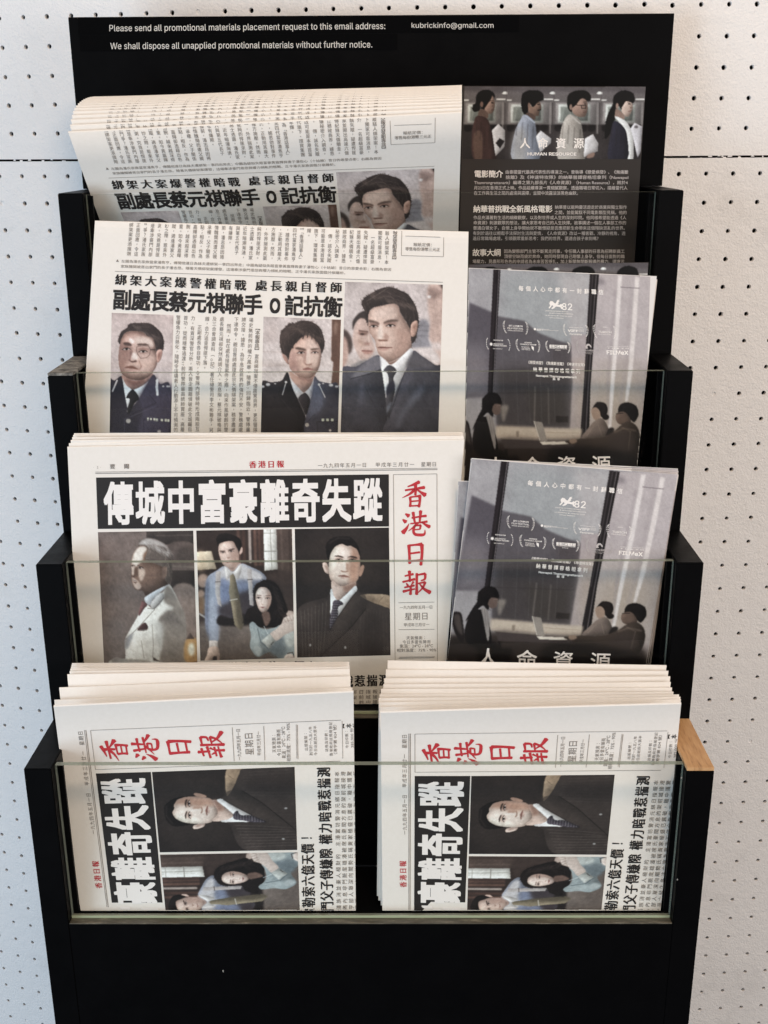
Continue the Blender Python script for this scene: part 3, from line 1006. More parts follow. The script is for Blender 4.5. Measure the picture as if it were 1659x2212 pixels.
def pic_coat_man():
    P = Pic([(108, 25), (1502, 68), (1440, 2175), (45, 2175)], '#c9b1a6', 230)
    P.vgrad([(0, '#c4aca2'), (600, '#ccb4aa'), (1300, '#cbb2a6')])
    P.poly([1300,80,1510,60,1490,1260,1370,1200,1345,900,1290,820,1320,600,1290,400], '#c49b89', 16)
    P.poly([1300,130,1380,110,1480,180,1400,260,1310,250], '#8a6a5e', 18, .7); P.ell(1310, 240, 26, 22, '#e4d0c4', 8)
    P.poly([1480,60,1510,60,1505,120,1490,110], '#4a322c', 10)
    P.poly([1150,590,1300,600,1300,850,1340,960,1060,965], '#8d8486', 15)
    for y in (650, 720, 790): P.line([1150,y,1300,y+8], 14, '#776f72', 12, .7)
    P.poly([1060,985,1345,975,1470,1150,1400,1210,1150,1100], '#d6bdb1', 18)
    P.poly([1340,900,1480,900,1480,1000,1340,980], '#ddc5ba', 20, .7)
    P.poly([85,700,190,800,215,960,150,1060,90,840], '#54413a', 14); P.poly([75,830,140,880,150,1100,90,1260,60,1260], '#c59683', 14)
    P.poly([220,720,215,600,260,520,330,460,400,450,440,620,425,650,330,560,250,640], '#463934', 8)
    P.poly([230,720,260,620,340,545,430,600,460,760,530,960,505,1060,420,1140,340,1140,270,1020,220,880], '#cca28f', 9)
    P.poly([300,720,430,735,420,785,300,775], '#9c7262', 14); P.ell(360, 770, 50, 10, '#6b4a3e', 10)
    P.poly([390,890,455,890,450,930,390,930], '#a67766', 12); P.poly([345,1000,495,1005,490,1040,400,1060], '#b57c6b', 10); P.line([350,1010,490,1015], 12, '#7d4b40', 7); P.line([310,722,430,738], 14, '#5d4036', 8, .8); P.ell(355, 772, 34, 11, '#4c332a', 6, .9); P.poly([300,840,380,880,370,960,290,900], '#b3866f', 22, .7); P.line([440,780,448,880], 16, '#e0bda9', 8, .8)
    P.poly([270,1180,420,1130,350,1250,270,1290,150,1290], '#8f8580', 16)
    P.mane([345,340,380,260,480,190,590,130,700,100,800,110,900,150,1000,200,1090,320,1140,450,1160,600,1140,740,1110,860,1050,910,1040,830,1030,700,960,560,890,450,860,350,760,340,600,370,480,410,440,520,435,620,410,560,390,450], '#41332e')
    P.hair(450, 200, 1080, 380, 60, '#6f594e', 6, .38, 5)
    P.line([420,300,600,190,720,110], 10, '#7b655a', 8, .6)
    P.poly([440,560,450,470,510,400,640,370,800,340,870,380,900,480,990,620,1040,720,1050,860,1045,960,960,1050,840,1130,740,1170,680,1130,590,1060,555,960,545,880,490,800,450,720], '#d2a690')
    P.poly([1050,640,1110,580,1145,600,1140,700,1110,790,1050,800], '#c08d76'); P.poly([1070,680,1120,620,1110,720], '#94654f', 10, .8)
    P.poly([440,560,450,470,510,400,640,370,800,340,870,380,900,480,990,620,1040,720,1050,860,1045,960,960,1050,840,1130,740,1170,680,1130,590,1060,555,960,545,880,490,800,450,720], '#d2a690', 0, 0.0); P.clip()
    P.poly([800,680,1030,740,1040,950,850,1110,760,1060,850,900], '#bb8c77', 45)
    P.poly([480,430,780,360,860,440,800,540,520,550], '#dbb29d', 40, .8)
    P.clip(False)
    P.poly([448,572,520,578,592,612,580,638,460,602], '#6a5146', 8); P.poly([655,605,750,565,855,568,860,592,760,606,670,626], '#6a5146', 8)
    P.poly([470,610,580,625,560,650,470,640], '#a87d6b', 12, .8); P.poly([680,620,840,600,830,640,690,645], '#a87d6b', 12, .8)
    P.eye(517, 662, 108, -.1); P.eye(757, 652, 116, -.1)
    P.poly([595,650,635,650,645,820,605,840,572,820], '#e8c2ac', 10)
    P.poly([680,760,735,800,712,852,660,832], '#b58672', 12)
    P.poly([575,852,640,850,715,848,702,874,600,872], '#855846', 7)
    P.line([540,890,560,960], 10, '#b08370', 10, .7)
    P.poly([568,960,640,948,690,954,795,963,690,977,600,972], '#774639', 5); P.poly([590,978,740,978,690,1006,620,1006], '#bb8573', 8)
    P.poly([590,1080,680,1140,740,1178,840,1140,960,1060,1042,960,1052,1000,900,1100,770,1205,700,1180], '#ab7f6b')
    P.poly([600,1080,740,1180,860,1140,840,1175,740,1205], '#916554', 12)
    P.poly([590,1090,690,1150,765,1210,900,1110,1045,970,1087,1050,1050,1150,960,1290,830,1610,700,1700,690,1650,620,1290], '#ddd2cb')
    P.poly([45,1310,250,1240,420,1150,585,1070,600,1200,640,1330,690,1700,720,2000,720,2200,30,2200], '#4d484f')
    P.poly([1085,1005,1200,1080,1390,1210,1490,1300,1450,2200,700,2200,720,1960,830,1600,970,1290,1060,1150], '#474248')
    P.poly([655,1290,740,1212,845,1290,800,1400,822,1560,782,1750,722,1970,690,1720,730,1450,708,1330], '#4a4448')
    P.poly([710,1500,800,1440,810,1560,700,1640], '#3a3540', 10); P.poly([705,1800,770,1740,750,1830,700,1900], '#6b6b74', 10)
    P.poly([190,1405,400,1160,582,1080,612,1260,440,1340], '#746d72', 12); P.line([190,1410,440,1345,610,1280], 12, '#322d32', 6)
    P.poly([1070,1030,1200,1090,1380,1230,1200,1260,980,1260], '#5c5558', 20)
    P.line([380,1500,560,1850,640,2140], 6, '#38333b', 5); P.line([960,1310,730,1980], 8, '#2f2b30', 5); P.line([1060,1330,760,1950], 10, '#5e5962', 14, .7)
    P.poly([1150,1550,1220,1600,960,1900,870,2120,850,2000], '#6b6a75', 32); P.poly([320,1500,380,1480,350,1800,300,1700], '#5f5b64', 25)
    return P.finish(sat=0.66)


def pic_old_gentleman():
    P = Pic([(47, 75), (1580, 50), (1647, 2180), (146, 2185)], '#7c645a', 220)
    P.poly([160,80,820,60,820,900,500,2100,150,2150,180,900], '#80695e', 60)
    P.poly([820,60,1600,40,1600,270,1130,270,960,180,830,180], '#463831', 6, 1, False)
    P.poly([960,120,1590,110,1590,135,970,140], '#5e4d44', 6, .8, False)
    P.poly([1170,272,1600,268,1600,690,1250,690], '#6b564c', 12); P.poly([1380,330,1600,300,1600,520,1300,520], '#57463d', 20, .8)
    P.poly([1230,690,1605,690,1610,975,1220,980], '#3b2e28', 6, 1, False); P.line([1250,620,1600,640], 30, '#7a675b', 10, .8)
    P.poly([1240,990,1620,980,1650,1750,1460,1760], '#8b7061', 12)
    P.mane([695,290,720,220,780,175,850,170,950,200,1060,230,1130,290,1210,370,1260,480,1240,600,1240,800,1180,930,1100,800,900,560,780,520,780,430,830,340,740,290], '#6a584d', 6)
    P.poly([710,250,850,175,1080,245,1200,370,1100,310,900,270,760,275], '#b3a398', 12)
    P.hair(760, 220, 1200, 420, 45, '#c9bcb1', 6, .4, 8)
    P.poly([590,510,620,410,700,310,790,290,850,350,800,520,900,560,1100,640,1150,720,1120,830,1165,930,950,1040,830,1105,770,1020,660,1000,610,930,590,850,580,780,595,700,580,600], '#87624f')
    P.clip()
    P.poly([588,560,630,410,700,318,790,300,838,350,790,430,770,520,700,590,660,640,612,600], '#e8cfb8', 14)
    P.poly([780,430,860,380,900,520,800,540], '#a5714f', 18, .8)
    P.poly([582,600,640,606,665,690,605,775,588,700], '#dab69e', 8); P.poly([690,620,780,655,805,740,745,870,700,770], '#d8b096', 12)
    P.poly([596,800,690,860,745,950,690,1000,625,945], '#d0a78f', 10)
    P.clip(False); P.eye(608, 618, 58, -.6); P.eye(732, 652, 84, -.6); P.line([690,612,770,640], 14, '#5b4035', 6)
    P.poly([640,640,690,650,690,770,640,795,625,760], '#73503f', 10); P.poly([600,770,640,790,620,800], '#5a3b2f', 6)
    P.poly([596,838,640,840,690,872,640,866], '#9c8478', 6); P.poly([605,872,680,880,650,900], '#6f4437', 5)
    P.poly([1080,650,1155,640,1150,770,1080,830], '#80604f', 8); P.line([1150,650,1145,780], 10, '#a07d69', 6, .7)
    P.poly([820,1110,1000,1000,1180,918,1192,940,1050,1040,920,1170,900,1240,845,1240,798,1165], '#cfcbc9')
    P.poly([1190,930,1260,1010,1380,1260,1450,1480,1462,1800,1450,2200,290,2200,330,2092,485,2112,480,1820,560,1650,690,1420,740,1290,842,1240,920,1290,1060,1080], '#cbbfae')
    P.poly([1190,940,1380,1250,1460,1500,1450,2200,1060,2200,1080,1850,1020,1500,1100,1400,1260,1300,1120,1200,1110,1040], '#8b7a6b', 16)
    P.poly([1100,1390,1180,1335,1260,1360,1350,1460,1400,1560,1060,1530], '#74655a', 26); P.poly([960,1560,1090,1560,1080,1900,1000,1950], '#bdb2a4', 30)
    P.poly([895,1225,1050,1050,1115,1130,960,1310], '#b5aaa1', 6); P.poly([760,1180,845,1240,790,1310,710,1425,706,1350,740,1240], '#7d4c48', 4)
    P.poly([680,1650,790,1528,848,1580,832,1650], '#573634', 4); P.line([680,1655,840,1640], 8, '#9d9184', 4)
    P.line([1110,1130,950,1310,850,1300], 8, '#5f5349', 3); P.line([960,1320,840,1450,640,1665,490,1800], 9, '#776a5f', 4)
    P.line([920,1560,940,1900,930,2080], 10, '#8c8073', 8); P.line([745,1820,790,2100], 7, '#7b6f63', 4)
    P.poly([490,1810,620,1690,560,1900,490,1960], '#a5a1a0', 14); P.poly([930,2080,1060,2160,940,2140], '#4b3e36', 8)
    P.poly([300,2190,330,2095,480,2112,850,2135,850,2190], '#b0a292', 8); P.poly([150,1540,480,1540,470,2080,160,2140], '#7a6a62', 40, .6)
    P.poly([1462,1810,1640,1800,1650,2140,1445,2140], '#cf9049', 14); P.ell(1552, 1960, 52, 105, '#fff0c8', 18); P.poly([1530,1690,1600,1790,1468,1790], '#5c473d', 6)
    return P.finish(sat=0.60)


def pic_couple():
    P = Pic([(60, 88), (1570, 62), (1612, 2100), (125, 2142)], '#3f2c25', 225)
    P.vgrad([(0, '#46322a'), (700, '#3a2821'), (1500, '#46342c'), (1620, '#77655a'), (2200, '#6a584d')])
    for x, c in ((720,'#70493a'),(800,'#5b3a2e'),(980,'#7a503f'),(1050,'#6a4537'),(1095,'#5a3a2f')): P.line([x,60,x+20,620], 50, c, 18, .9)
    P.line([900,70,915,580], 44, '#ad9485', 12)
    P.poly([1330,60,1600,60,1610,1400,1350,720], '#5b4439', 10); P.line([1400,70,1420,700], 30, '#6d5447', 14, .7); P.line([1530,70,1560,900], 30, '#4a352c', 14)
    P.poly([1120,60,1325,60,1345,700,1140,722], '#ddd2c0', 5, 1, False)
    P.line([1228,60,1255,710], 12, '#9d9383', 3); P.line([1125,130,1330,128], 10, '#9d9383', 3); P.line([1135,415,1335,412], 14, '#8f8576', 3)
    P.poly([1150,800,1600,760,1610,1350,1480,1300,1400,1000], '#4a362e', 40)
    P.poly([60,425,300,410,378,692,60,712], '#dfbe95', 6, 1, False); P.poly([66,425,180,418,200,700,72,712], '#c9a074', 30, .5)
    P.ell(165, 880, 90, 110, '#b98f76', 14); P.ell(130, 1090, 60, 70, '#a27a60', 14); P.poly([80,1180,220,1160,200,1400,90,1380], '#87603f', 20); P.line([90,1390,220,1470], 30, '#a3968b', 8)
    P.mane([375,220,420,150,520,130,620,150,740,210,775,300,760,410,725,430,690,340,640,270,540,260,430,290,412,360,395,300], '#231915')
    P.poly([410,350,440,290,560,255,640,260,690,340,730,430,738,560,720,630,640,705,540,665,470,600,430,500,415,430], '#dcb099')
    P.clip(); P.poly([600,420,720,430,735,600,640,690,610,560], '#bd8d77', 25)
    P.clip(False); P.poly([742,425,780,345,790,420,752,465], '#d2a28b'); P.poly([432,405,510,405,512,416,440,420], '#35241e', 3); P.poly([568,390,655,368,658,384,580,404], '#35241e', 3)
    P.eye(481, 434, 66, .2, '#a87a66'); P.eye(608, 414, 70, .2, '#a87a66'); P.poly([535,505,600,512,560,535], '#a8735f', 6); P.poly([500,585,615,580,560,603], '#9d5d52', 4)
    P.poly([520,660,640,700,740,600,765,620,640,745,560,720], '#b58671')
    P.poly([510,650,380,720,250,810,215,950,205,1250,208,1600,270,1750,270,1830,400,1845,400,1600,440,1420,600,1480,660,1560,830,1400,960,1280,980,960,1165,865,1100,750,920,660,760,610,640,740], '#888b9b')
    P.poly([510,660,640,750,760,620,900,680,1060,760,1110,850,900,865,720,865,540,875,380,800], '#c6bab6', 22)
    P.poly([240,850,330,800,350,1200,420,1500,400,1830,280,1830,215,1500,210,1100], '#9a9fae', 25); P.poly([210,950,260,900,250,1600,270,1780,210,1600], '#6c7288', 18)
    P.poly([450,850,560,900,580,1200,450,1220], '#7982a2', 30); P.poly([720,900,860,900,880,1060,760,1100], '#7c849f', 30)
    P.poly([720,1080,960,1040,970,1300,800,1480,600,1480,430,1420,420,1300,560,1230], '#473b3f', 32)
    P.poly([420,1430,600,1470,830,1400,910,1570,420,1580], '#2b211f', 12)
    P.poly([508,665,545,872,640,750,717,860,775,700,762,615,640,745,520,655], '#d7c8bd')
    P.poly([372,735,445,728,440,1000,440,1150,462,1300,400,1250,358,1050], '#b8a79e', 0, 1, False, .15); P.poly([865,690,935,700,965,1280,905,1260,880,950], '#b0a098', 0, 1, False, .15)
    P.line([360,900,440,895], 12, '#5a4c46', 3); P.line([870,865,945,858], 12, '#4d403b', 3)
    P.poly([590,800,640,765,672,810,730,1080,760,1300,812,1570,766,1662,665,1582,620,1300,575,1050,592,900], '#837154', 0, 1, False)
    P.poly([680,1100,740,1120,800,1560,766,1640,700,1500], '#5f503c', 20, .8); P.line([592,1190,708,1168], 10, '#dccdb9', 2)
    P.poly([262,1825,400,1830,408,1935,262,1940], '#c9b6a8', 2, 1, False); P.poly([262,1935,406,1935,432,2150,385,2150,385,2060,312,2150,195,2150,230,2050], '#caa28a'); P.ell(355, 2110, 34, 44, '#4a3a36', 6)
    P.mane([965,1050,1010,950,1080,890,1180,865,1290,900,1370,990,1430,1130,1490,1290,1500,1380,1430,1450,1380,1590,1230,1620,1050,1610,960,1530,860,1530,820,1480,880,1330,1000,1270,975,1150], '#201614')
    P.hair(1250, 950, 1420, 1450, 30, '#45332d', 7, .5, 6)
    P.poly([1008,1060,1060,990,1150,985,1220,1040,1247,1140,1232,1250,1180,1350,1120,1388,1060,1350,1018,1250,998,1150], '#e0b9a4')
    P.clip(); P.poly([1180,1040,1247,1140,1222,1290,1180,1345,1185,1200], '#b58873', 15)
    P.clip(False); P.line([1022,1108,1085,1112], 9, '#5c4035', 3); P.line([1155,1118,1225,1112], 9, '#5c4035', 3)
    P.eye(1046, 1151, 62, -.2, '#a87a66'); P.eye(1186, 1158, 64, -.2, '#a87a66'); P.line([1100,1150,1085,1230], 10, '#c69a85', 6, .7); P.poly([1080,1245,1135,1250,1105,1262], '#a8735f', 5); P.poly([1062,1295,1152,1290,1110,1316], '#9d534b', 4)
    P.poly([1100,1390,1200,1370,1232,1500,1160,1600,1118,1500], '#795748', 8)
    P.poly([898,1580,960,1530,1050,1612,1160,1645,1300,1622,1400,1580,1605,1640,1625,2130,1400,2130,1240,2000,1050,2082,960,2020,905,1900,930,1750], '#87918f')
    P.poly([930,1620,1040,1680,1060,1850,960,1880], '#a3aca8', 20); P.poly([980,1900,1100,1950,1060,2070,990,2030], '#aeb5b0', 16); P.poly([1250,1900,1450,1760,1450,2080,1250,2040], '#6d787b', 25); P.poly([1460,1690,1600,1660,1610,1900,1480,1900], '#b3b5aa', 20)
    P.line([1030,1640,1080,1850,1210,1960], 12, '#5f6b6f', 8); P.line([1130,1600,1190,1720], 8, '#c4cbc8', 4)
    P.poly([1228,1722,1330,1640,1420,1550,1500,1520,1625,1530,1625,1650,1460,1735,1318,1830], '#cfb09d', 3, 1, True, .15)
    P.poly([1415,1545,1440,1470,1500,1440,1560,1400,1625,1395,1625,1560,1500,1560], '#d3b5a2', 4, 1, False, .1)
    for i in range(4): P.line([1440 + i * 44, 1478 - i * 22, 1478 + i * 44, 1540 - i * 12], 9, '#a07d6a', 4, .8)
    P.line([1420,1548,1500,1512,1600,1500], 8, '#a88673', 6, .7); P.poly([1480,1400,1520,1350,1590,1362,1625,1400,1560,1425,1500,1440], '#c3a08c', 5, 1, False, .1)
    P.poly([1088,1830,1222,1716,1315,1830,1210,1955], '#b4b3a7', 4, 1, False); P.line([1240,1890,1275,1850], 12, '#3b3a3a', 3)
    P.poly([1440,2110,1480,2050,1570,2040,1625,2110,1620,2140,1430,2140], '#d0b29f', 5); P.line([1500,2030,1580,2010,1610,2080], 12, '#4b3c37', 4)
    return P.finish(sat=0.60)


def pic_pinstripe():
    P = Pic([(75, 62), (1563, 40), (1588, 2056), (115, 2094)], '#2f2420', 225)
    P.poly([250,150,1300,120,1400,1000,300,1100], '#3a2d27', 120)
    P.poly([1112,1106,1600,1122,1600,1420,1500,1300,1300,1220], '#a3805e', 4); P.line([1480,1130,1410,1200,1400,1260], 8, '#7d5f45', 4); P.poly([1120,1108,1300,1115,1400,1230,1250,1200], '#7c6048', 25, .7)
    P.mane([565,330,600,260,680,200,800,180,950,190,1040,280,1090,390,1112,520,1060,380,960,330,900,330,820,300,720,340,660,430,620,570,585,480], '#1b1311')
    P.poly([620,560,650,440,720,340,820,300,900,330,970,330,1060,380,1107,490,1112,640,1090,800,1050,890,950,950,860,962,770,950,680,890,638,860,608,720], '#e3c2ab')
    P.clip(); P.poly([980,340,1060,390,1107,490,1102,700,1060,880,950,945,935,800,905,700,950,560], '#c08567', 34)
    P.clip(False); P.poly([960,300,1040,280,1095,390,1120,560,1112,640,1104,500,1058,384,985,340], '#1d1512'); P.line([620,290,760,205,930,215], 14, '#4a3b34', 16, .6); P.poly([518,600,590,610,612,762,560,750,525,680], '#d7ae98'); P.poly([1108,680,1150,626,1172,670,1130,795,1090,800], '#b58064'); P.poly([550,640,590,650,590,730], '#ad7e68', 8, .8)
    P.poly([695,495,760,478,835,500,838,518,760,502], '#32221d', 4); P.poly([905,510,980,488,1052,510,1054,532,970,512], '#32221d', 4)
    P.eye(772, 553, 112, 0, '#a87a64'); P.eye(985, 555, 108, 0, '#8f624e'); P.line([730,575,820,575], 8, '#c79f88', 5, .7)
    P.poly([880,600,925,620,925,712,890,702], '#bd886d', 10); P.poly([840,560,880,580,875,700,850,710], '#ecd0bb', 8, .8); P.poly([800,712,860,733,925,720,902,742,830,742], '#85543f', 6)
    P.poly([752,806,860,788,950,828,860,822], '#905545', 5); P.poly([790,828,905,828,850,856], '#cd9883', 6); P.line([790,900,920,900], 12, '#cba48e', 8, .6)
    P.poly([660,880,770,950,860,962,1030,895,1025,980,900,1070,860,1140,740,1182,668,1060], '#cfa58e')
    P.poly([760,950,860,965,1030,900,1020,985,880,1065,830,985], '#9f6e58', 20)
    P.poly([638,1040,665,1005,690,1110,760,1190,860,1120,1027,962,1058,1040,960,1180,750,1450,640,1410,634,1200], '#e1d5cb')
    P.poly([95,1470,170,1280,350,1200,560,1150,634,1088,638,1300,628,1660,760,1440,1052,1045,1110,1120,1280,1220,1480,1290,1600,1400,1610,2120,100,2120], '#41342e')
    P.poly([680,1212,730,1183,800,1200,842,1252,762,1300,750,1460,640,1660,624,1500,662,1330], '#453b44')
    for j in range(11):
        for i in range(5):
            x, y = 690 - j * 5 + i * 26 - (8 if j % 2 else 0), 1215 + j * 40
            if 625 < x < 830 - j * 14: P.ell(x, y, 6, 6, '#b3a7a5', 2, .9)
    for i in range(8):
        P.line([170 + i * 58, 1360 - i * 22, 190 + i * 52, 1700, 205 + i * 50 - (i > 5) * 40, 2090], 5, '#7c6b61', 2, .75)
    for i in range(9):
        P.line([1130 + i * 48, 1330 + i * 4 + (i > 6) * 60, 1100 + i * 54, 1700, 1090 + i * 58, 2080], 4, '#6d5c53', 2, .6)
    for i in range(5): P.line([640 + i * 46, 1700 + i * 10, 560 + i * 66, 2080], 4, '#6d5c53', 2, .4)
    P.poly([1052,1050,1200,1320,480,2110,420,2110,640,1680,760,1440], '#43362f', 4, .55)
    P.line([1200,1320,980,1600,480,2075], 12, '#241b17', 5); P.line([1040,1060,760,1450,630,1660], 8, '#2b211d', 4); P.line([360,1290,610,1270], 6, '#58493f', 4, .6)
    P.poly([1210,1400,1440,1500,1430,2090,1180,2090], '#372b26', 40, .7)
    P.ell(320, 1896, 16, 22, '#9e9791', 3); P.ell(874, 1936, 16, 22, '#9e9791', 3)
    return P.finish(sat=0.60)


def pic_queue():
    P = Pic([(40, 30), (1620, 38), (1573, 668), (22, 668)], '#3a2f2e', 420)
    P.vgrad([(0, '#655a5b'), (95, '#6d6261'), (150, '#6a605e'), (360, '#6f6562'), (375, '#322a29'), (440, '#3c3331'), (670, '#332b2a')])
    for i, x in enumerate((30, 405, 820, 1232)):
        w = (375, 415, 412, 390)[i]
        P.poly([x, 30, x + w, 30, x + w, 100, x, 70], '#544a4b', 10, .6, False)
        P.poly([x+18,175,x+w-40,170,x+w-46,362,x+14,362], '#857b77', 4, .8, False)
        P.poly([x+40,192,x+w-90,190,x+w-95,352,x+36,352], '#a9a79e', 4, 1, False); P.poly([x+60,212,x+w-112,212,x+w-116,336,x+56,336], '#6e7068', 5, 1, False)
        for k in range(3): P.line([x+90+k*60,214,x+70+k*64,336], 10, '#8d8f86', 4, .7)
        for k in range(int(w / 72)): P.poly([x+10+k*72,376,x+68+k*72,374,x+66+k*72,424,x+14+k*72,424], '#211a1a', 4)
        P.poly([x+w-22,80,x+w+8,82,x+w+8,102,x+w-45,100], '#e8e0d4', 3, .95, False) if i < 3 else None
        P.poly([x+w-85,140,x+w-8,140,x+w-8,152,x+w-90,151], '#ddd3c8', 3, .95, False); P.poly([x+2,148,x+50,148,x+44,158,x+2,158], '#d8cfc5', 3, .9, False)
        P.line([x+w-30,180,x+w-34,440], 16, '#8b807b', 6, .8); P.line([x+w-12,180,x+w-14,430], 8, '#4a403e', 4)
    for x in (406, 822, 1234): P.line([x,32,x-6,668], 4, '#4d4342', 2, .6)
    P.poly([330,660,420,500,520,430,700,420,1000,440,1240,500,1290,668], '#4c4140', 40, .5)
    P.mane([140,180,145,110,190,70,250,65,295,95,305,130,285,120,270,180,240,210,215,240,190,230,175,190,172,240,130,256,108,235,115,195], '#120d0d')
    P.poly([284,115,300,160,306,205,285,262,245,272,213,240,240,190,268,150], '#8d6c5d'); P.poly([198,230,245,270,237,312,160,302,165,250], '#6d5246'); P.ell(190, 190, 14, 26, '#7d5c4e', 3); P.ell(286, 178, 8, 4, '#241815', 2); P.line([275,240,296,238], 5, '#5a332d', 2)
    P.poly([150,292,232,312,270,400,292,560,312,672,122,672,104,450,124,340], '#4a302c'); P.poly([118,452,190,440,192,672,130,672], '#6b4e42', 5); P.poly([215,330,262,420,280,640,230,640], '#5a3b35', 14, .7)
    P.poly([335,360,394,420,390,560,310,642,278,420], '#b6adab', 2, 1, False); P.poly([310,530,345,485,390,512,350,577], '#2b2525', 2, 1, False)
    P.mane([535,170,545,100,600,70,680,70,725,100,727,150,690,165,640,215,606,180,592,260,560,276,540,230], '#120d0d')
    P.poly([690,165,712,220,695,252,685,290,650,292,600,262,600,190,640,215], '#80604f'); P.ell(690, 192, 9, 4, '#241815', 2); P.line([680,242,706,238], 8, '#1d1412', 2); P.ell(604, 200, 13, 24, '#8a6655', 3); P.poly([595,260,660,295,640,330,575,290], '#5f463b')
    P.poly([560,280,620,310,657,360,672,500,690,672,455,672,480,430,520,340], '#868a98'); P.poly([470,450,560,400,580,668,460,668], '#9d9691', 25, .8); P.line([575,290,650,350], 10, '#aab0c0', 5)
    P.poly([705,420,797,490,792,530,700,612,662,470], '#bcb3b1', 2, 1, False)
    P.mane([935,180,945,110,1000,75,1090,70,1140,110,1135,160,1100,150,1060,140,1010,200,988,212,972,256,945,230], '#130e0d')
    P.poly([1060,140,1105,160,1116,220,1095,292,1050,302,1000,282,975,230,1010,200], '#926f5f'); P.line([1010,195,1060,200,1062,226,1096,226,1100,200,1060,200], 5, '#1d1513', 2); P.ell(968, 215, 12, 26, '#9a7565', 3); P.line([1075,262,1105,256], 5, '#643c33', 2)
    P.poly([950,280,1010,300,1055,350,1077,480,1087,672,858,672,875,460,900,350], '#9a8d82'); P.poly([880,470,980,420,1000,668,870,668], '#a89c91', 25, .8); P.line([960,285,1050,360], 10, '#b3a79c', 5)
    P.poly([1160,450,1207,530,1202,600,1080,652,1090,490], '#bbb0ad', 2, 1, False); P.poly([1115,630,1175,610,1165,650,1110,660], '#8d6b5c', 4)
    P.mane([1335,190,1345,120,1390,80,1450,70,1510,95,1525,150,1508,178,1450,165,1410,220,1390,190,1362,200,1345,330,1300,460,1265,482,1275,330,1310,240], '#110c0d')
    P.poly([1450,165,1500,180,1507,230,1475,292,1440,292,1410,240], '#b59483'); P.ell(1482, 188, 9, 4, '#241815', 2); P.line([1470,252,1494,246], 5, '#7d453d', 2); P.ell(1372, 205, 12, 26, '#a5806f', 3); P.poly([1365,230,1430,280,1430,320,1355,310], '#8f6e5f')
    P.poly([1350,298,1400,310,1465,360,1512,480,1512,672,1450,672,1455,450,1400,360], '#d2cac3'); P.poly([1340,342,1400,360,1455,450,1462,672,1296,672,1315,450], '#2f2c3a')
    P.poly([1525,352,1592,385,1580,600,1550,657,1510,480,1488,402], '#b5abad', 2, 1, False); P.ell(1538, 388, 18, 14, '#6b6062', 3)
    for x, y in ((278,168),(680,182),(1090,178),(1474,178)):
        P.line([x-12,y-6,x+12,y-9], 4, '#1d1412', 1.5, .9); P.ell(x+2, y+8, 9, 5, '#1d1412', 1.5)
    for x, y in ((292,206),(704,220),(1106,216),(1498,220)): P.ell(x-6, y, 8, 5, '#5d4035', 3, .8)
    for x0, x1, y0, y1 in ((150,260,330,660),(500,640,330,660),(900,1050,360,660),(1330,1450,380,660)):
        for k in range(4): P.line([x0+(x1-x0)*k/3, y0+k*18, x0+(x1-x0)*k/3-10, y0+130+k*40], 7, '#2c2422', 7, .35)
    return P.finish(0.02, ref='#dccfc6', amp=0.02, sat=0.62, paper=0.62, con=0.9)


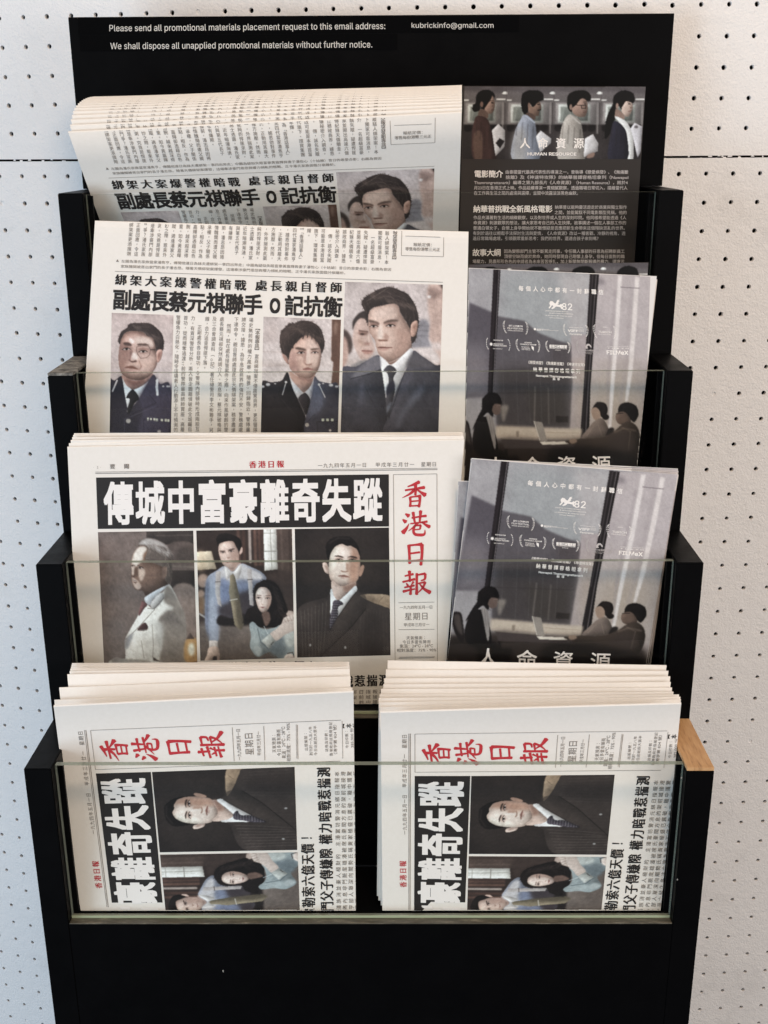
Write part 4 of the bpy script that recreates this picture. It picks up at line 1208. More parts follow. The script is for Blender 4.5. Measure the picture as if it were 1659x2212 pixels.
def pic_poster():
    P = Pic([(187, 5), (1628, 118), (1362, 1690), (-28, 1675)], '#97939a', 470, 6)
    P.poly([180,0,420,20,330,920,60,910], '#9b989f', 40, 1, False, 0)
    P.poly([440,30,1160,90,1000,900,330,900], '#93979d', 60, 1, False, 0); P.poly([900,80,1150,95,1090,520,950,530], '#a6a2a7', 30, 1, False, 0)
    P.poly([186,262,390,355,300,930,70,930,110,700], '#5d5762', 7, 1, False, 0); P.poly([100,560,300,600,280,930,70,930], '#837c84', 60, .8, False, 0)
    P.poly([390,368,600,412,700,500,860,570,960,600,935,860,880,1170,330,1160,322,900], '#5f5a62', 6, 1, False, 0)
    P.poly([360,740,930,740,880,1170,340,1160], '#4f484b', 26, 1, False, 0); P.poly([790,570,960,605,940,740,780,720], '#575056', 20, 1, False, 0)
    P.poly([560,880,860,920,840,1140,600,1120], '#4b4443', 20, 1, False, 0); P.line([640,880,610,1130], 8, '#6f6665', 8); P.line([740,890,720,1130], 6, '#6a6160', 8); P.poly([775,1080,870,1090,868,1130,772,1125], '#37302f', 3, 1, False, 0)
    P.poly([950,530,1092,532,1010,890,940,1250,875,1170,930,860], '#a19599', 6, 1, False, 0); P.poly([960,700,1050,720,1000,1000,930,1170], '#a8968e', 30, .8, False, 0)
    P.poly([1215,100,1640,110,1420,1500,1000,1260,1060,900], '#aca1a6', 3, 1, False, 0); P.poly([1040,820,1500,780,1420,1300,960,1250], '#a39284', 90, .8, False, 0)
    P.poly([1370,118,1402,121,1320,560,1240,920,1185,1190,1165,1185,1215,900,1300,500], '#cdc3c5', 4, 1, False, 0); P.poly([1505,135,1537,140,1480,430,1400,800,1335,1010,1315,1010,1365,800,1430,500], '#ccc1c2', 4, 1, False, 0)
    P.line([1380,205,1525,220], 5, '#726970', 2); P.ell(1225, 160, 34, 22, '#857c84', 14)
    P.line([1330,240,1200,870,1170,1150], 10, '#938990', 14, .6); P.line([1460,240,1330,850,1280,1010], 16, '#978d92', 18, .5)
    P.poly([393,15,448,28,322,910,276,905], '#2b2328', 2, 1, False); P.line([436,30,318,905], 4, '#8b838b', 2); P.line([400,140,290,900], 12, '#3d343b', 8, .7)
    P.poly([1150,90,1222,98,1062,900,1012,1250,942,1248,1010,900], '#2d2629', 2, 1, False); P.line([1200,100,1045,900,985,1245], 6, '#6e666b', 3); P.line([1172,100,1020,900], 5, '#514a4f', 3)
    P.poly([320,1125,880,1172,968,1178,948,1255,400,1215,310,1205], '#b9a797', 8, 1, False, 0); P.line([330,1205,700,1245], 10, '#c7b8a9', 6, .8); P.poly([470,1170,490,1172,485,1210,468,1208], '#8d7d70', 4, 1, False, 0)
    P.poly([20,1240,400,1215,700,1250,950,1245,1400,1350,1420,1720,-60,1720], '#3f3431', 20, 1, False, 0); P.poly([-20,1300,1400,1330,1420,1720,-60,1720], '#392e2a', 40, 1, False, 0); P.poly([-40,1420,1400,1420,1420,1720,-60,1720], '#2a2220', 40, 1, False, 0)
    P.poly([350,1212,650,1237,905,1260,893,1302,372,1280], '#4f4444', 3, 1, False); P.line([350,1212,650,1238,900,1262], 7, '#7a6c66', 2); P.poly([372,1284,392,1284,390,1420,372,1420], '#231c1b', 2, 1, False)
    P.poly([608,1108,672,1120,697,1250,640,1242], '#8f8680', 2, 1, False); P.line([610,1110,642,1240], 4, '#c9bfb7', 2); P.poly([640,1248,850,1258,858,1274,660,1270], '#d5c9bc', 2, 1, False)
    P.poly([40,1262,140,1280,250,1340,300,1450,20,1450], '#332a28', 12); P.poly([50,1090,110,1085,128,1170,135,1260,112,1295,60,1200], '#2a2223', 3); P.poly([62,1105,104,1105,122,1240,80,1190], '#5f5552', 5, .7)
    P.mane([235,940,290,900,350,910,377,960,366,1002,340,980,320,1010,300,1062,262,1032,200,1082,148,1135,188,1062,225,1010], '#1d181a')
    P.poly([320,980,366,984,370,1012,355,1046,320,1052,300,1022], '#6b5650', 2); P.poly([240,1060,180,1090,138,1200,150,1290,240,1335,322,1302,312,1180,292,1080], '#1f1a1b', 2)
    P.poly([252,1048,302,1075,312,1200,300,1290,280,1200,266,1120], '#8a8383', 2); P.poly([370,1000,426,996,402,1062,375,1105], '#918780', 8, .8); P.poly([240,1300,350,1290,380,1330,470,1340,420,1460,240,1460], '#211a19', 8)
    P.line([340,992,365,990], 3, '#8a7a74', 1)
    P.mane([1055,1052,1100,1005,1160,1015,1176,1060,1150,1112,1120,1102,1110,1060,1080,1042], '#271e1d'); P.ell(1155, 1108, 27, 20, '#271e1d', 2)
    P.poly([1053,1050,1090,1040,1115,1070,1110,1112,1080,1127,1055,1100], '#9a7e6e', 2); P.poly([1070,1130,1130,1118,1168,1190,1150,1232,958,1246,1010,1180], '#6f605a', 2); P.poly([1170,1185,1210,1190,1180,1240,1140,1240], '#2b2423', 4)
    P.mane([1253,1080,1275,1030,1340,1018,1395,1045,1407,1100,1370,1152,1340,1132,1300,1092], '#1e1716'); P.poly([1238,1090,1300,1080,1340,1130,1330,1162,1270,1167,1233,1140], '#6a544a', 2); P.line([1238,1090,1290,1088], 4, '#1c1514', 1)
    P.poly([1270,1165,1340,1150,1392,1200,1392,1290,1330,1375,1130,1345,860,1272,858,1250,1100,1240,1200,1210], '#42362f', 3); P.poly([860,1250,905,1240,920,1262,880,1275], '#8d7464', 3); P.poly([1200,1220,1330,1240,1320,1350,1150,1330], '#453936', 20, .8); P.line([1210,1215,1280,1190,1370,1210], 10, '#6b5b53', 6, .8)
    P.poly([730,1300,1330,1370,1360,1560,760,1520], '#201918', 20)
    P.line([1262,1180,1330,1215,1300,1330], 6, '#6b5b52', 3, .7); P.line([1090,1150,1110,1230], 5, '#8a7a70', 3, .6); P.line([1000,1225,1060,1160], 5, '#8d7d73', 3, .6)
    for x in (258, 276, 292): P.line([x,1060,x+12,1180], 3, '#5f5858', 2, .7)
    P.line([470,1175,470,1210,560,1218,640,1222], 4, '#8f7f72', 2, .7); P.line([700,1190,940,1205], 4, '#8f7f72', 2, .6)
    for x in (420, 520, 610, 700, 800): P.line([x,430 + (x-400)*.3,x-30,1120], 4, '#6f6a70', 3, .35)
    P.line([330,745,930,742], 5, '#4a4447', 4, .6); P.line([330,905,900,925], 5, '#3f393b', 4, .6)
    return P.finish(0.014, ref='#d8d3d2', amp=0.018, sat=0.62, paper=0.62, con=0.9)

# ------------------------------------------------------------------ page designs, drawn in photo coordinates of one reference copy
INKS = {'ink': M_INK, 'grey': M_GREY, 'red': M_RED, 'white': M_PWHITE, 'pale': M_PPALE}


def design(*names):
    return {n: (Ink(), c) for n, c in names}


# --- page A: reference = the copy in the second pocket
A = design(('news_columns', 'grey'), ('caption', 'grey'), ('subheadline', 'ink'), ('headline', 'ink'), ('story_columns', 'grey'), ('price_box', 'grey'), ('page_rule', 'grey'))
q4, q3 = zf(1100, 870, 2.0737), zf(330, 870, 2.0737)
cols = ["駭人綁架案！本", "獨家可靠消息，", "　一名超級富豪", "失蹤，疑遭悍匪", "並開出高達六億", "紀錄天價贖金。", "撼政商界，據悉", "秘密介入調查。", "　傳，該名失蹤",
        "可能是本港首富", "旗下、環貿集團", "輝。　　　　　", "為「香港話事人」", "四代當家潘雋亨", "，據悉他對事件", "，正動用其龐大", "方施壓。然而，", "，外界揣測此案", "純的悍匪求財。",
        "士透露，潘氏家", "近年暗潮洶湧，", "與第五代長子　", "有嫌隙。　　　", "前，潘志昂因捲", "情醜聞而遭父親", "承權，父子關係", "點；相反，作為", "嘉輝卻憑藉出色", "腕，越來越深得", "重。如今黃嘉輝",
        "蹤，適逢潘家父", "妙之際，惹來外", "測。究竟是悍匪", "是牽涉豪門內部", "鬥爭？潘氏家族", "正面回應，令這", "綁架案更添撲朔"]
I = A['news_columns'][0]
for i, t in enumerate(cols):
    f = i / 36.0
    sx = 1546.07 - 28.62 * i
    sy = 1048.4 - 33.7 * f
    tilt = 3.0 + 6.6 * f
    bot = np.array([sx * K, sy * K])
    top = np.array([(sx + tilt) * K, (sy - 115.5) * K])
    if len(t) == 8: top = bot + (top - bot) * 1.1
    I.column(t, top, bot, 9.2, 10.2)
    # the line continues over the fold
    pre = cols[(i * 7 + 3) % 30]
    d = (bot - top) / (len(t) - 1)
    for k in range(1, 4): I.char(pre[k], top - d * k, 9.2, 10.2)
I.column("【本報突發組專訊】", q4((1000, 45)), q4((988, 352)), 10.0, 11.2, ming=0.02)
I = A['caption'][0]
I.line("左圖為潘氏家族當家潘雋亨，傳聞他連日為妹夫遭綁架一事四出奔走；中圖為疑似失蹤富豪黃嘉輝與妻子潘怡心（十姑娘）昔日的恩愛合影；右圖為曾因", q3((322, 362)), q4((962, 432)), 7.2)
I.line("家族醜聞被逐出家門的長子潘志昂。隨著天價綁架案爆發，這場牽涉豪門恩怨與權力傾軋的暗戰、正令潘氏家族面臨分崩離析。", q3((318, 405)), q4((583, 460)), 7.2)
I.poly(q3([(278, 366), (302, 368), (291, 346)]))
A['page_rule'][0].rule(q3((268, 446)), q4((1392, 537)), 0.9)
I = A['subheadline'][0]
I.row("綁架大案爆警權暗戰", q3((320, 516)), q3((1310, 561)), 25.5, 24.5, ming=0.040)
I.row("處長親自督師", q3((1483, 563)), q4((507, 581)), 25.5, 24.5, ming=0.040)
I = A['headline'][0]
I.row("副處長蔡元祺聯手", q3((330, 680)), q3((1415, 722)), 42.5, 46.0, off=0.030)
I.row("O", q4((0, 732)), q4((1, 732)), 44.0, 57.0, off=0.030, centre=True, ux=(0.999, 0.035))
I.row("記抗衡", q4((160, 731)), q4((480, 741)), 42.5, 46.0, off=0.030)
I = A['price_box'][0]
for a, b in (((1053, 60), (1048, 315)), ((1048, 315), (1397, 325)), ((1397, 325), (1401, 60)), ((1082, 153), (1372, 163)), ((1053, 62), (1401, 66))): I.rule(q4(a), q4(b), 0.85)
I.line("報紙定價：", q4((1148, 224)), q4((1300, 228)), 8.2)
I.row("零售每份港幣三元正", q4((1096, 260)), q4((1354, 266)), 8.6, 8.6, ming=0.012)
I = A['story_columns'][0]
m5 = zf(660, 1240, 4.1475)
for t, a, b, h in (("【本報專訊】", (1541, 300), (1522, 672), .02), ("富商綁架案不僅震驚商界，更在警隊", (1522, 770), (1499, 1990), 0), ("場史無前例的權力風暴，隨著　回歸臨近，警隊最", (1430, 165), (1378, 1985), 0),
                   ("牌交接。據悉，為平息政商界的強烈不安，警務處處", (1308, 160), (1256, 1985), 0), ("下達命令，親自督師處理此宗天價綁架案，務求盡速", (1185, 155), (1135, 1985), 0),
                   ("然而，就在處長接管案件之際，向來作風硬朗的警", (1060, 265), (1013, 1985), 0), ("處長蔡元祺卻突然高調介入。消息指，蔡元祺破格與", (945, 150), (900, 1985), 0),
                   ("及三合會調查科（O記）署任總警司李文彬聯手，另", (822, 145), (768, 1990), 0), ("線，合力追查悍匪下落。", (703, 145), (660, 955), 0),
                   ("正副處長各自發功，令警隊內部頓時形成兩股互", (575, 285), (537, 1975), 0), ("力。有資深警官分析，兩人皆企圖藉偵破此全城矚目", (465, 135), (413, 1980), 0),
                   ("首功，從而穩奪過渡　前的警隊最高統帥寶座。高層", (345, 130), (290, 1980), 0), ("警權角力白熱化，隨時令這場救人行動添上不可預測的", (222, 125), (178, 1985), 0)):
    a, b = m5(a), m5(b)
    mid = (a + b) / 2 + np.array([-2.2 if b[1] - a[1] > 150 else 0, 0])
    n = len(t)
    h1 = n // 2
    if b[1] - a[1] > 150:
        c = a + (mid - a) * (h1 - 1) / (n / 2.0 - 0.5)
        I.column(t[:h1], a, c, 9.6 if not h else 10.6, 10.6, ming=h * 0.8)
        I.column(t[h1:], c + (b - c) / (n - h1), b, 9.6, 10.6)
    else:
        I.column(t, a, b, 9.6 if not h else 10.6, 10.6, ming=h * 0.8)
I.char("9", m5((1378, 1265)), 9, 9, ux=(0, 1)); I.char("7", m5((1377, 1310)), 9, 9, ux=(0, 1))
I.char("9", m5((308, 885)), 9, 9, ux=(0, 1)); I.char("7", m5((305, 925)), 9, 9, ux=(0, 1))

G_A = [pic_officer_glasses(), pic_officer_young(), pic_coat_man()]
A_PICS = [(G_A[0], zf(430, 1240, 4.4222)), (G_A[1], zf(1030, 1250, 4.5143)), (G_A[2], zf(1350, 1120, 3.5674))]

# second pocket -> top pocket
A_REF = [(248, 585.7), (956.5, 609.7), (745, 607.8), (241.5, 676), (833.5, 750.2), (957.8, 554.5), (867, 551.9), (254, 562.3), (278, 548)]
A_TOP = [(234.7, 384.9), (938.7, 358.8), (728.4, 372), (260.7, 455.2), (822.7, 484.8), (937.6, 307), (844.7, 311.6), (231.6, 365.9), (249, 350.3)]
H_TOP = homography(A_REF, A_TOP)

# --- page B: reference = the copy in the third pocket; the lower story is drawn from the lowest left copy
T4L_REF = [(636.7, 1142.5), (840.1, 1139.5), (843.4, 1415), (642.1, 1420.2), (849.7, 1024.7), (943.8, 1023.2), (776.8, 1469.9), (803.6, 1469.4), (525, 1083.2), (592.6, 1082.3), (659.7, 1081.4), (726.9, 1080.4), (794, 1079.5), (567.6, 1295.4), (495.1, 1194.2), (576, 1003)]
T4L_DST = [(347, 1841.4), (330.5, 1668.5), (633.2, 1658.1), (640.5, 1836.4), (205, 1661.5), (194.8, 1577.9), (699.9, 1715), (702, 1691), (292.1, 1929.8), (288.3, 1876.1), (281.8, 1822.3), (274.9, 1767.3), (267.2, 1709), (507.3, 1897.2), (405.5, 1954.8), (209.5, 1887.6)]
H_T4L = homography(T4L_REF, T4L_DST)
T4R_DST = [(1015.5, 1848), (1019.5, 1674), (1323, 1673), (1309.5, 1848), (895.3, 1666.2), (895.3, 1587.5), (1384.9, 1734.8), (1388.3, 1710), (949.5, 1931.5), (950, 1876.5), (951, 1824), (951.5, 1770), (952, 1715), (1169.5, 1896.5), (1054.5, 1954), (872, 1889)]
H_T4R = homography(T4L_REF, T4R_DST)
HINV = np.linalg.inv(H_T4L)

B = design(('page_header', 'grey'), ('red_title', 'red'), ('banner', 'ink'), ('banner_lettering', 'white'), ('masthead', 'red'), ('masthead_box', 'grey'), ('lower_headline', 'ink'), ('story_columns', 'grey'), ('byline', 'ink'))
I = B['page_header'][0]
I.row("·1·", (206, 1008), (221, 1008), 9, 10); I.row("要聞", (243, 1007.5), (273.5, 1007), 11.5, 11.5, ming=0.03)
I.row("一九九四年五月一日", (691.5, 1005.5), (787, 1004.2), 10.6, 10.6); I.row("甲戌年三月廿一", (816, 1003.8), (890, 1003.0), 10.6, 10.6); I.row("星期日", (914.5, 1002.8), (938, 1002.4), 11, 11)
I.rule((206, 1022.6), (945, 1014.2), 1.3); I.rule((206, 1019.6), (945, 1011.2), 0.9)
B['red_title'][0].row("香港日報", (546, 1003.4), (605.5, 1002.2), 16.5, 16.5, ming=0.03, ux=(1, -0.02))
B['banner'][0].poly([(207.5, 1031.5), (840, 1024.6), (840.3, 1137.3), (211.5, 1142.5)])
B['banner_lettering'][0].row("傳城中富豪離奇失蹤", (257, 1086.5), (794, 1079.5), 64.0, 96.0, off=0.030)
nb = zf(1540, 1820, 2.5137)
I = B['masthead'][0]
for st in ([(345,270,26),(290,295,18),(228,318,8)], [(203,354,14),(300,340,15),(398,325,24)], [(306,300,24),(308,345,20),(305,402,16)], [(300,346,22),(250,390,16),(174,430,4)], [(320,345,10),(362,375,18),(406,403,34)],
           [(252,424,20),(256,475,16),(252,518,20)], [(250,424,13),(300,417,12),(360,410,20)], [(350,412,24),(350,465,17),(340,522,20)], [(262,466,11),(340,459,11)], [(258,512,11),(345,507,12)],
           [(205,590,10),(240,612,32)], [(178,648,10),(210,673,30)], [(178,782,34),(215,738,20),(242,690,4)], [(270,632,14),(340,620,13),(415,611,19)], [(282,575,22),(290,625,17),(300,680,14)], [(358,560,24),(354,615,18),(348,672,14)],
           [(255,690,10),(340,680,12),(425,668,17)], [(330,680,20),(290,722,14),(235,764,4)], [(370,672,12),(410,702,18),(450,722,28)], [(292,712,11),(360,704,14)], [(358,706,16),(352,745,13)], [(298,751,10),(352,745,10)], [(295,715,18),(286,765,18),(305,797,20),(370,803,22),(398,790,15),(402,752,5)],
           [(240,905,24),(245,1000,18),(248,1090,22)], [(240,909,15),(310,902,15),(372,896,26)], [(370,898,28),(372,990,20),(360,1106,22)], [(250,990,13),(350,977,15)], [(255,1068,13),(355,1056,14)],
           [(200,1216,12),(285,1196,17)], [(245,1166,24),(248,1215,17),(250,1272,17)], [(178,1276,15),(240,1262,14),(300,1247,19)], [(215,1288,8),(231,1314,17)], [(286,1274,17),(262,1310,6)], [(195,1331,12),(295,1311,14)], [(182,1373,20),(240,1358,14),(300,1346,10)], [(258,1320,18),(258,1365,17),(256,1402,22)],
           [(320,1190,20),(319,1300,17),(318,1402,23)], [(322,1206,11),(405,1191,18)], [(405,1193,20),(400,1245,16),(362,1263,9)], [(330,1291,10),(404,1277,16)], [(406,1277,18),(378,1335,14),(322,1394,5)], [(345,1290,8),(390,1343,18),(455,1383,30)]):
    I.brush(st, T=nb)
I = B['masthead_box'][0]
for a, b in (((84, 196), (522, 189)), ((522, 189), (528, 2400)), ((84, 196), (105, 2400)), ((135, 1485), (496, 1478)), ((137, 1755), (498, 1751)), ((138, 2042), (497, 2036))): I.rule(nb(a), nb(b), 0.85)
I.row("一九九四年五月一日", nb((165, 1532)), nb((462, 1528)), 8.4, 8.4); I.row("星期日", nb((235, 1622)), nb((400, 1618)), 17, 17.5); I.row("甲戌年三月廿一", nb((206, 1707)), nb((428, 1703)), 8.0, 8.2)
I.row("天氣預測：", nb((233, 1838)), nb((398, 1836)), 8.2, 8.2); I.row("今日多雲有陣雨", nb((195, 1880)), nb((440, 1877)), 8.2, 8.2); I.line("氣溫：24℃ - 28℃", nb((150, 1921)), nb((484, 1916)), 8.4); I.line("相對濕度：75% - 90%", nb((118, 1964)), nb((516, 1958)), 8.4)
tl = zf(240, 2880, 1.3825)
TB = lambda p: hmap(HINV, p)


def up_text(I, text, a, b, w, h, T=TB, **kw):
    """characters reading upwards on the rotated copy, spread from a (start, bottom) to b"""
    a, b = np.asarray(a, float), np.asarray(b, float)
    n = len(text)
    d = b - a
    ux = d / np.linalg.norm(d)
    for i, ch in enumerate(text): I.char(ch, a + d * (i / max(1, n - 1)), w, h, ux=ux, uy=(-ux[1], ux[0]), T=T, **kw)


for t, x, ya, yb2 in (("出版編號：", 1362, 160, 75), ("創刊於一九五八年", 1388, 186, 44), ("今日出紙四大張半", 1414, 186, 40), ("註冊及印數：", 1475, 165, 60), ("香港政府註冊局登記", 1500, 190, 20), ("今日印數：", 1588, 146, 62)):
    up_text(I, t, tl((x, ya)), tl((x - 4, yb2)), 7.6, 7.6)
I.line("（港字第 824 號）", tl((1524, 188)), tl((1520, 26)), 8.0, T=TB); I.line("385,000 份", tl((1617, 152)), tl((1613, 44)), 8.0, T=TB)
I.rule(tl((1306, 24)), tl((1309, 212)), 0.8, T=TB); I.rule(tl((1560, 5)), tl((1564, 212)), 0.8, T=TB)
z5 = zf(1130, 3040, 3.161)
I = B['lower_headline'][0]
up_text(I, "遭勒索六億天價", z5((333, 1935)), z5((316, 1120)), 21.5, 31.0, ming=0.040)
I.char("！", z5((305, 985)), 21, 30, ux=(0, -1), uy=(1, 0), T=TB, ming=0.02)
up_text(I, "豪門父子傳嫌隙", z5((566, 1985)), z5((549, 1180)), 21.5, 31.0, ming=0.040); up_text(I, "權力暗戰惹揣測", z5((545, 1000)), z5((520, 152)), 21.5, 31.0, ming=0.040)
I = B['story_columns'][0]
for i, t in enumerate(("本港驚傳", "報接獲一", "指城中富", "日前離奇", "綁架，若", "元的破案", "消息震動", "警方已介", "坊間盛傳", "富豪極可", "潘氏家族", "主席黃嘉", "　被稱為", "的潘氏第", "財雄勢大", "極度關注", "人脈向各", "豪門深仇", "並非單純", "消息人士", "族內部爭", "潘雋亨早")):
    y = 175 + (1862 - 175) * i / 21.0
    x = 688 + 24 * i / 21.0
    a, b = z5((x, y)), z5((x + 236, y - 6))
    d = (b - a) / 3
    for k, ch in enumerate(t):
        I.char(ch, a + d * k, 10.6, 11.2, ux=(0.02, -1), uy=(1, 0.02), T=TB)
B['byline'][0].column("【本報專訊】", hmap(HINV, zf(2400, 3040, 3.1605)((900, 220))) * 0 + np.array([932, 1500.0]), np.array([933, 1560.0]), 10, 11, ming=0.02)

G_B = [pic_old_gentleman(), pic_couple(), pic_pinstripe()]
B_PICS = [(G_B[0], zf(380, 2110, 4.022)), (G_B[1], zf(770, 2100, 3.95)), (G_B[2], zf(1160, 2100, 3.95))]

# --- film leaflet, back side: reference = the copy in the top pocket
C = design(('title_lettering', 'white'), ('section_heading', 'white'), ('section_heading#2', 'white'), ('section_heading#3', 'white'), ('synopsis', 'pale'))
s7, c1 = zf(1840, 330, 2.1829), zf(1860, 640, 2.183)
I = C['title_lettering'][0]
I.row("人命資源", s7((567, 530)), s7((1037, 530)), 23, 24, off=0.012); I.line("HUMAN RESOURCE", s7((590, 618)), s7((1015, 620)), 12.5, off=0.022)
I = C['section_heading'][0]
I.row("電影簡介", c1((112, 121)), c1((300, 122)), 16.2, 16.6, off=0.012); C['section_heading#2'][0].row("納華普挑戰全新風格電影", c1((104, 427)), c1((732, 427)), 16.2, 16.6, off=0.012); C['section_heading#3'][0].row("故事大綱", c1((96, 808)), c1((282, 808)), 16.2, 16.6, off=0.012)
I = C['synopsis'][0]
for t, xa, xb, y in (("由泰國當代最具代表性的導演之一，曾執導《戀愛病發》、《無痛斷", 355, 1425, 105), ("捨離》及《神速特攻隊》的納華普譚容格坦拿列（Nawapol", 355, 1425, 151), ("Thamrongrattanarit）編導之第九部長片《人命資源》（Human Resource），將於4", 80, 1420, 197),
                     ("月23日在香港正式上映。作品延續導演一貫細膩觀察，透過職場日常切入，描繪當代人", 78, 1418, 243), ("在工作與生活之間的處境與選擇，並間中流露淡淡黑色幽默。", 78, 985, 289),
                     ("納華普以能夠靈活遊走於商業與獨立製作", 785, 1412, 412), ("之間，並能駕馭不同電影類型見稱。他的", 782, 1410, 458), ("作品充滿著對生活的細緻觀察，以及對世界或人生的深刻叩問。他同樣希望能透過《人", 74, 1408, 503),
                     ("命資源》刺激觀眾的想法，讓大家思考自己的人生抉擇。故事講述一個在人事部工作的", 74, 1406, 548), ("普通白領女子，自懷上身孕開始就不斷懷疑是否應把新生命帶來這個殘缺混亂的世界。", 72, 1395, 594), ("有別於過往以輕鬆手法探討生活與愛情，《人命資源》改以一種客觀、冷靜的視角，透", 70, 1400, 640),
                     ("過日常職場處境，引領觀眾重新思考：我們的世界，還適合孩子來到嗎？", 68, 1165, 685), ("因為變態部門主管不斷罵走同事，令任職人事部的芬恩為招聘新員工", 342, 1393, 797), ("頂替空缺而疲於奔命，她同時發現自己剛懷上身孕，但每日面對的職", 342, 1393, 842),
                     ("場壓力，見盡形形色色的申請者為未來苦苦掙扎，加上新聞無間斷報導的暴力、環境污", 66, 1390, 886)):
    I.line(t, c1((xa, y)), c1((xb, y + 1)), 9.0, off=0.008)
G_C = pic_queue()
C_PICS = [(G_C, s7)]

# --- film leaflet, front side: reference = the copy in the third pocket
D = design(('tagline', 'white'), ('festival_marks', 'white'), ('faint_festival_mark', 'pale'), ('director_credit', 'white'), ('title_lettering', 'white'))
p8 = zf(1780, 1830, 1.7463)
UX = np.array([0.9962, 0.0872])


def L(I, t, xa, xb, y, h, off=0.0, slope=0.0872):
    I.line(t, p8((xa, y)), p8((xb, y + (xb - xa) * slope)), h * K / 1.7463, max(off, 0.014))


D['tagline'][0].row("每個人心中都有一封辭職信", p8((596, 178)), p8((1222, 234)), 12.0, 12.4, off=0.02)
I = D['festival_marks'][0]
I.poly(p8([(806, 296), (818, 280), (836, 284), (846, 296), (856, 300), (872, 276), (892, 273), (880, 284), (890, 284), (876, 296), (884, 300), (868, 306), (884, 312), (900, 304), (908, 312), (902, 328), (912, 338), (896, 342), (890, 328), (872, 324), (856, 322), (842, 334), (826, 338), (818, 334), (836, 320), (828, 310), (818, 322), (804, 334), (798, 328), (812, 314)]))
L(I, "82", 905, 983, 314, 92)
L(I, "MOSTRA INTERNAZIONALE", 772, 950, 347, 14); L(I, "D'ARTE CINEMATOGRAFICA", 803, 986, 365, 14); L(I, "LA BIENNALE DI VENEZIA 2025", 767, 975, 379, 14); L(I, "Official Selection", 800, 908, 397, 14)
L(I, "BFI LONDON", 478, 584, 439, 23, .014); L(I, "FILM FESTIVAL", 466, 588, 456, 23, .014); L(I, "OFFICIAL SELECTION 2025", 466, 584, 473, 13)
I.poly(p8([(677 + 9 * math.cos(a), 475 + 9 * math.sin(a)) for a in np.linspace(0, 6.28, 12)[:-1]])); L(I, "BIFF", 692, 744, 477, 24, .02); L(I, "BUSAN", 748, 782, 479, 8); L(I, "International Film Festival", 748, 856, 484, 9)
L(I, "Official Selection 2025", 944, 1050, 474, 11); L(I, "VIFF", 932, 1012, 494, 30, .03); L(I, "Vancouver", 1016, 1056, 492, 8); L(I, "International", 1016, 1056, 499, 8); L(I, "Film Festival", 1016, 1056, 506, 8); L(I, "Panorama", 944, 1036, 519, 23)
L(I, "2025", 1207, 1240, 484, 13); L(I, "ZURICH", 1168, 1268, 514, 27, .012); L(I, "FILM FESTIVAL", 1163, 1264, 532, 15, .01)
L(I, "NOMINATED", 351, 424, 536, 16, .01); L(I, "ASIA PACIFIC", 348, 424, 562, 17, .01); L(I, "SCREEN AWARDS", 346, 448, 573, 17, .01); L(I, "BEST SCREENPLAY", 342, 414, 596, 10)
I.poly(p8([(330 + (15 if k % 2 else 7) * math.cos(k * math.pi / 10), 565 + (15 if k % 2 else 7) * math.sin(k * math.pi / 10)) for k in range(20)]))
L(I, "WINNER", 587, 643, 564, 17, .012); L(I, "FIPRESCI AWARD", 554, 678, 574, 18, .012); L(I, "Singapore", 562, 622, 593, 12); L(I, "International", 562, 626, 603, 12); L(I, "Film Festival", 562, 628, 612, 12)
I.poly(p8([(638, 592), (656, 600), (654, 628), (646, 618), (640, 612)]))
for i, ch in enumerate("香港亞洲電影節"): I.char(ch, p8((786 + i * 19.6, 601 + i * 1.6)), 12 * .54, 14 * .54, ux=UX, off=.03)
L(I, "HONG KONG ASIAN FILM FESTIVAL", 776, 912, 614, 9); L(I, "2025", 818, 860, 628, 10)
L(I, "INTERNATIONAL FILM FESTIVAL", 1224, 1388, 622, 9, 0, .06); L(I, "T O K Y O", 1224, 1388, 634, 15, 0, .06); L(I, "FILMeX", 1216, 1380, 659, 52, .034, .07)


def laurel(I, cx, cy, rx, ry, leaves=9, dots=False, size=11.0):
    for sx in (-1, 1):
        for k in range(leaves):
            a = math.radians(-62 + 124 * k / (leaves - 1))
            x, y = cx + sx * rx * (1.0 - 0.22 * (1 - math.cos(a))) , cy + ry * math.sin(a) + sx * rx * 0.0872
            if dots:
                q = [(x + 3.4 * math.cos(t), y + 3.4 * math.sin(t)) for t in np.linspace(0, 6.28, 7)[:-1]]
                I.poly(p8(q))
                continue
            t = math.atan2(-1.0, sx * (0.15 + 0.9 * math.sin(a)) * -1 + 1e-6)
            for dl in (-0.75, 0.75):
                c, s2 = math.cos(t + dl), math.sin(t + dl)
                q = [(x, y), (x + size * .55 * c - size * .2 * s2, y + size * .55 * s2 + size * .2 * c), (x + size * c, y + size * s2), (x + size * .55 * c + size * .2 * s2, y + size * .55 * s2 - size * .2 * c)]
                v = p8(q)
                I.add(v, [(0, 1, 2), (0, 2, 3)])


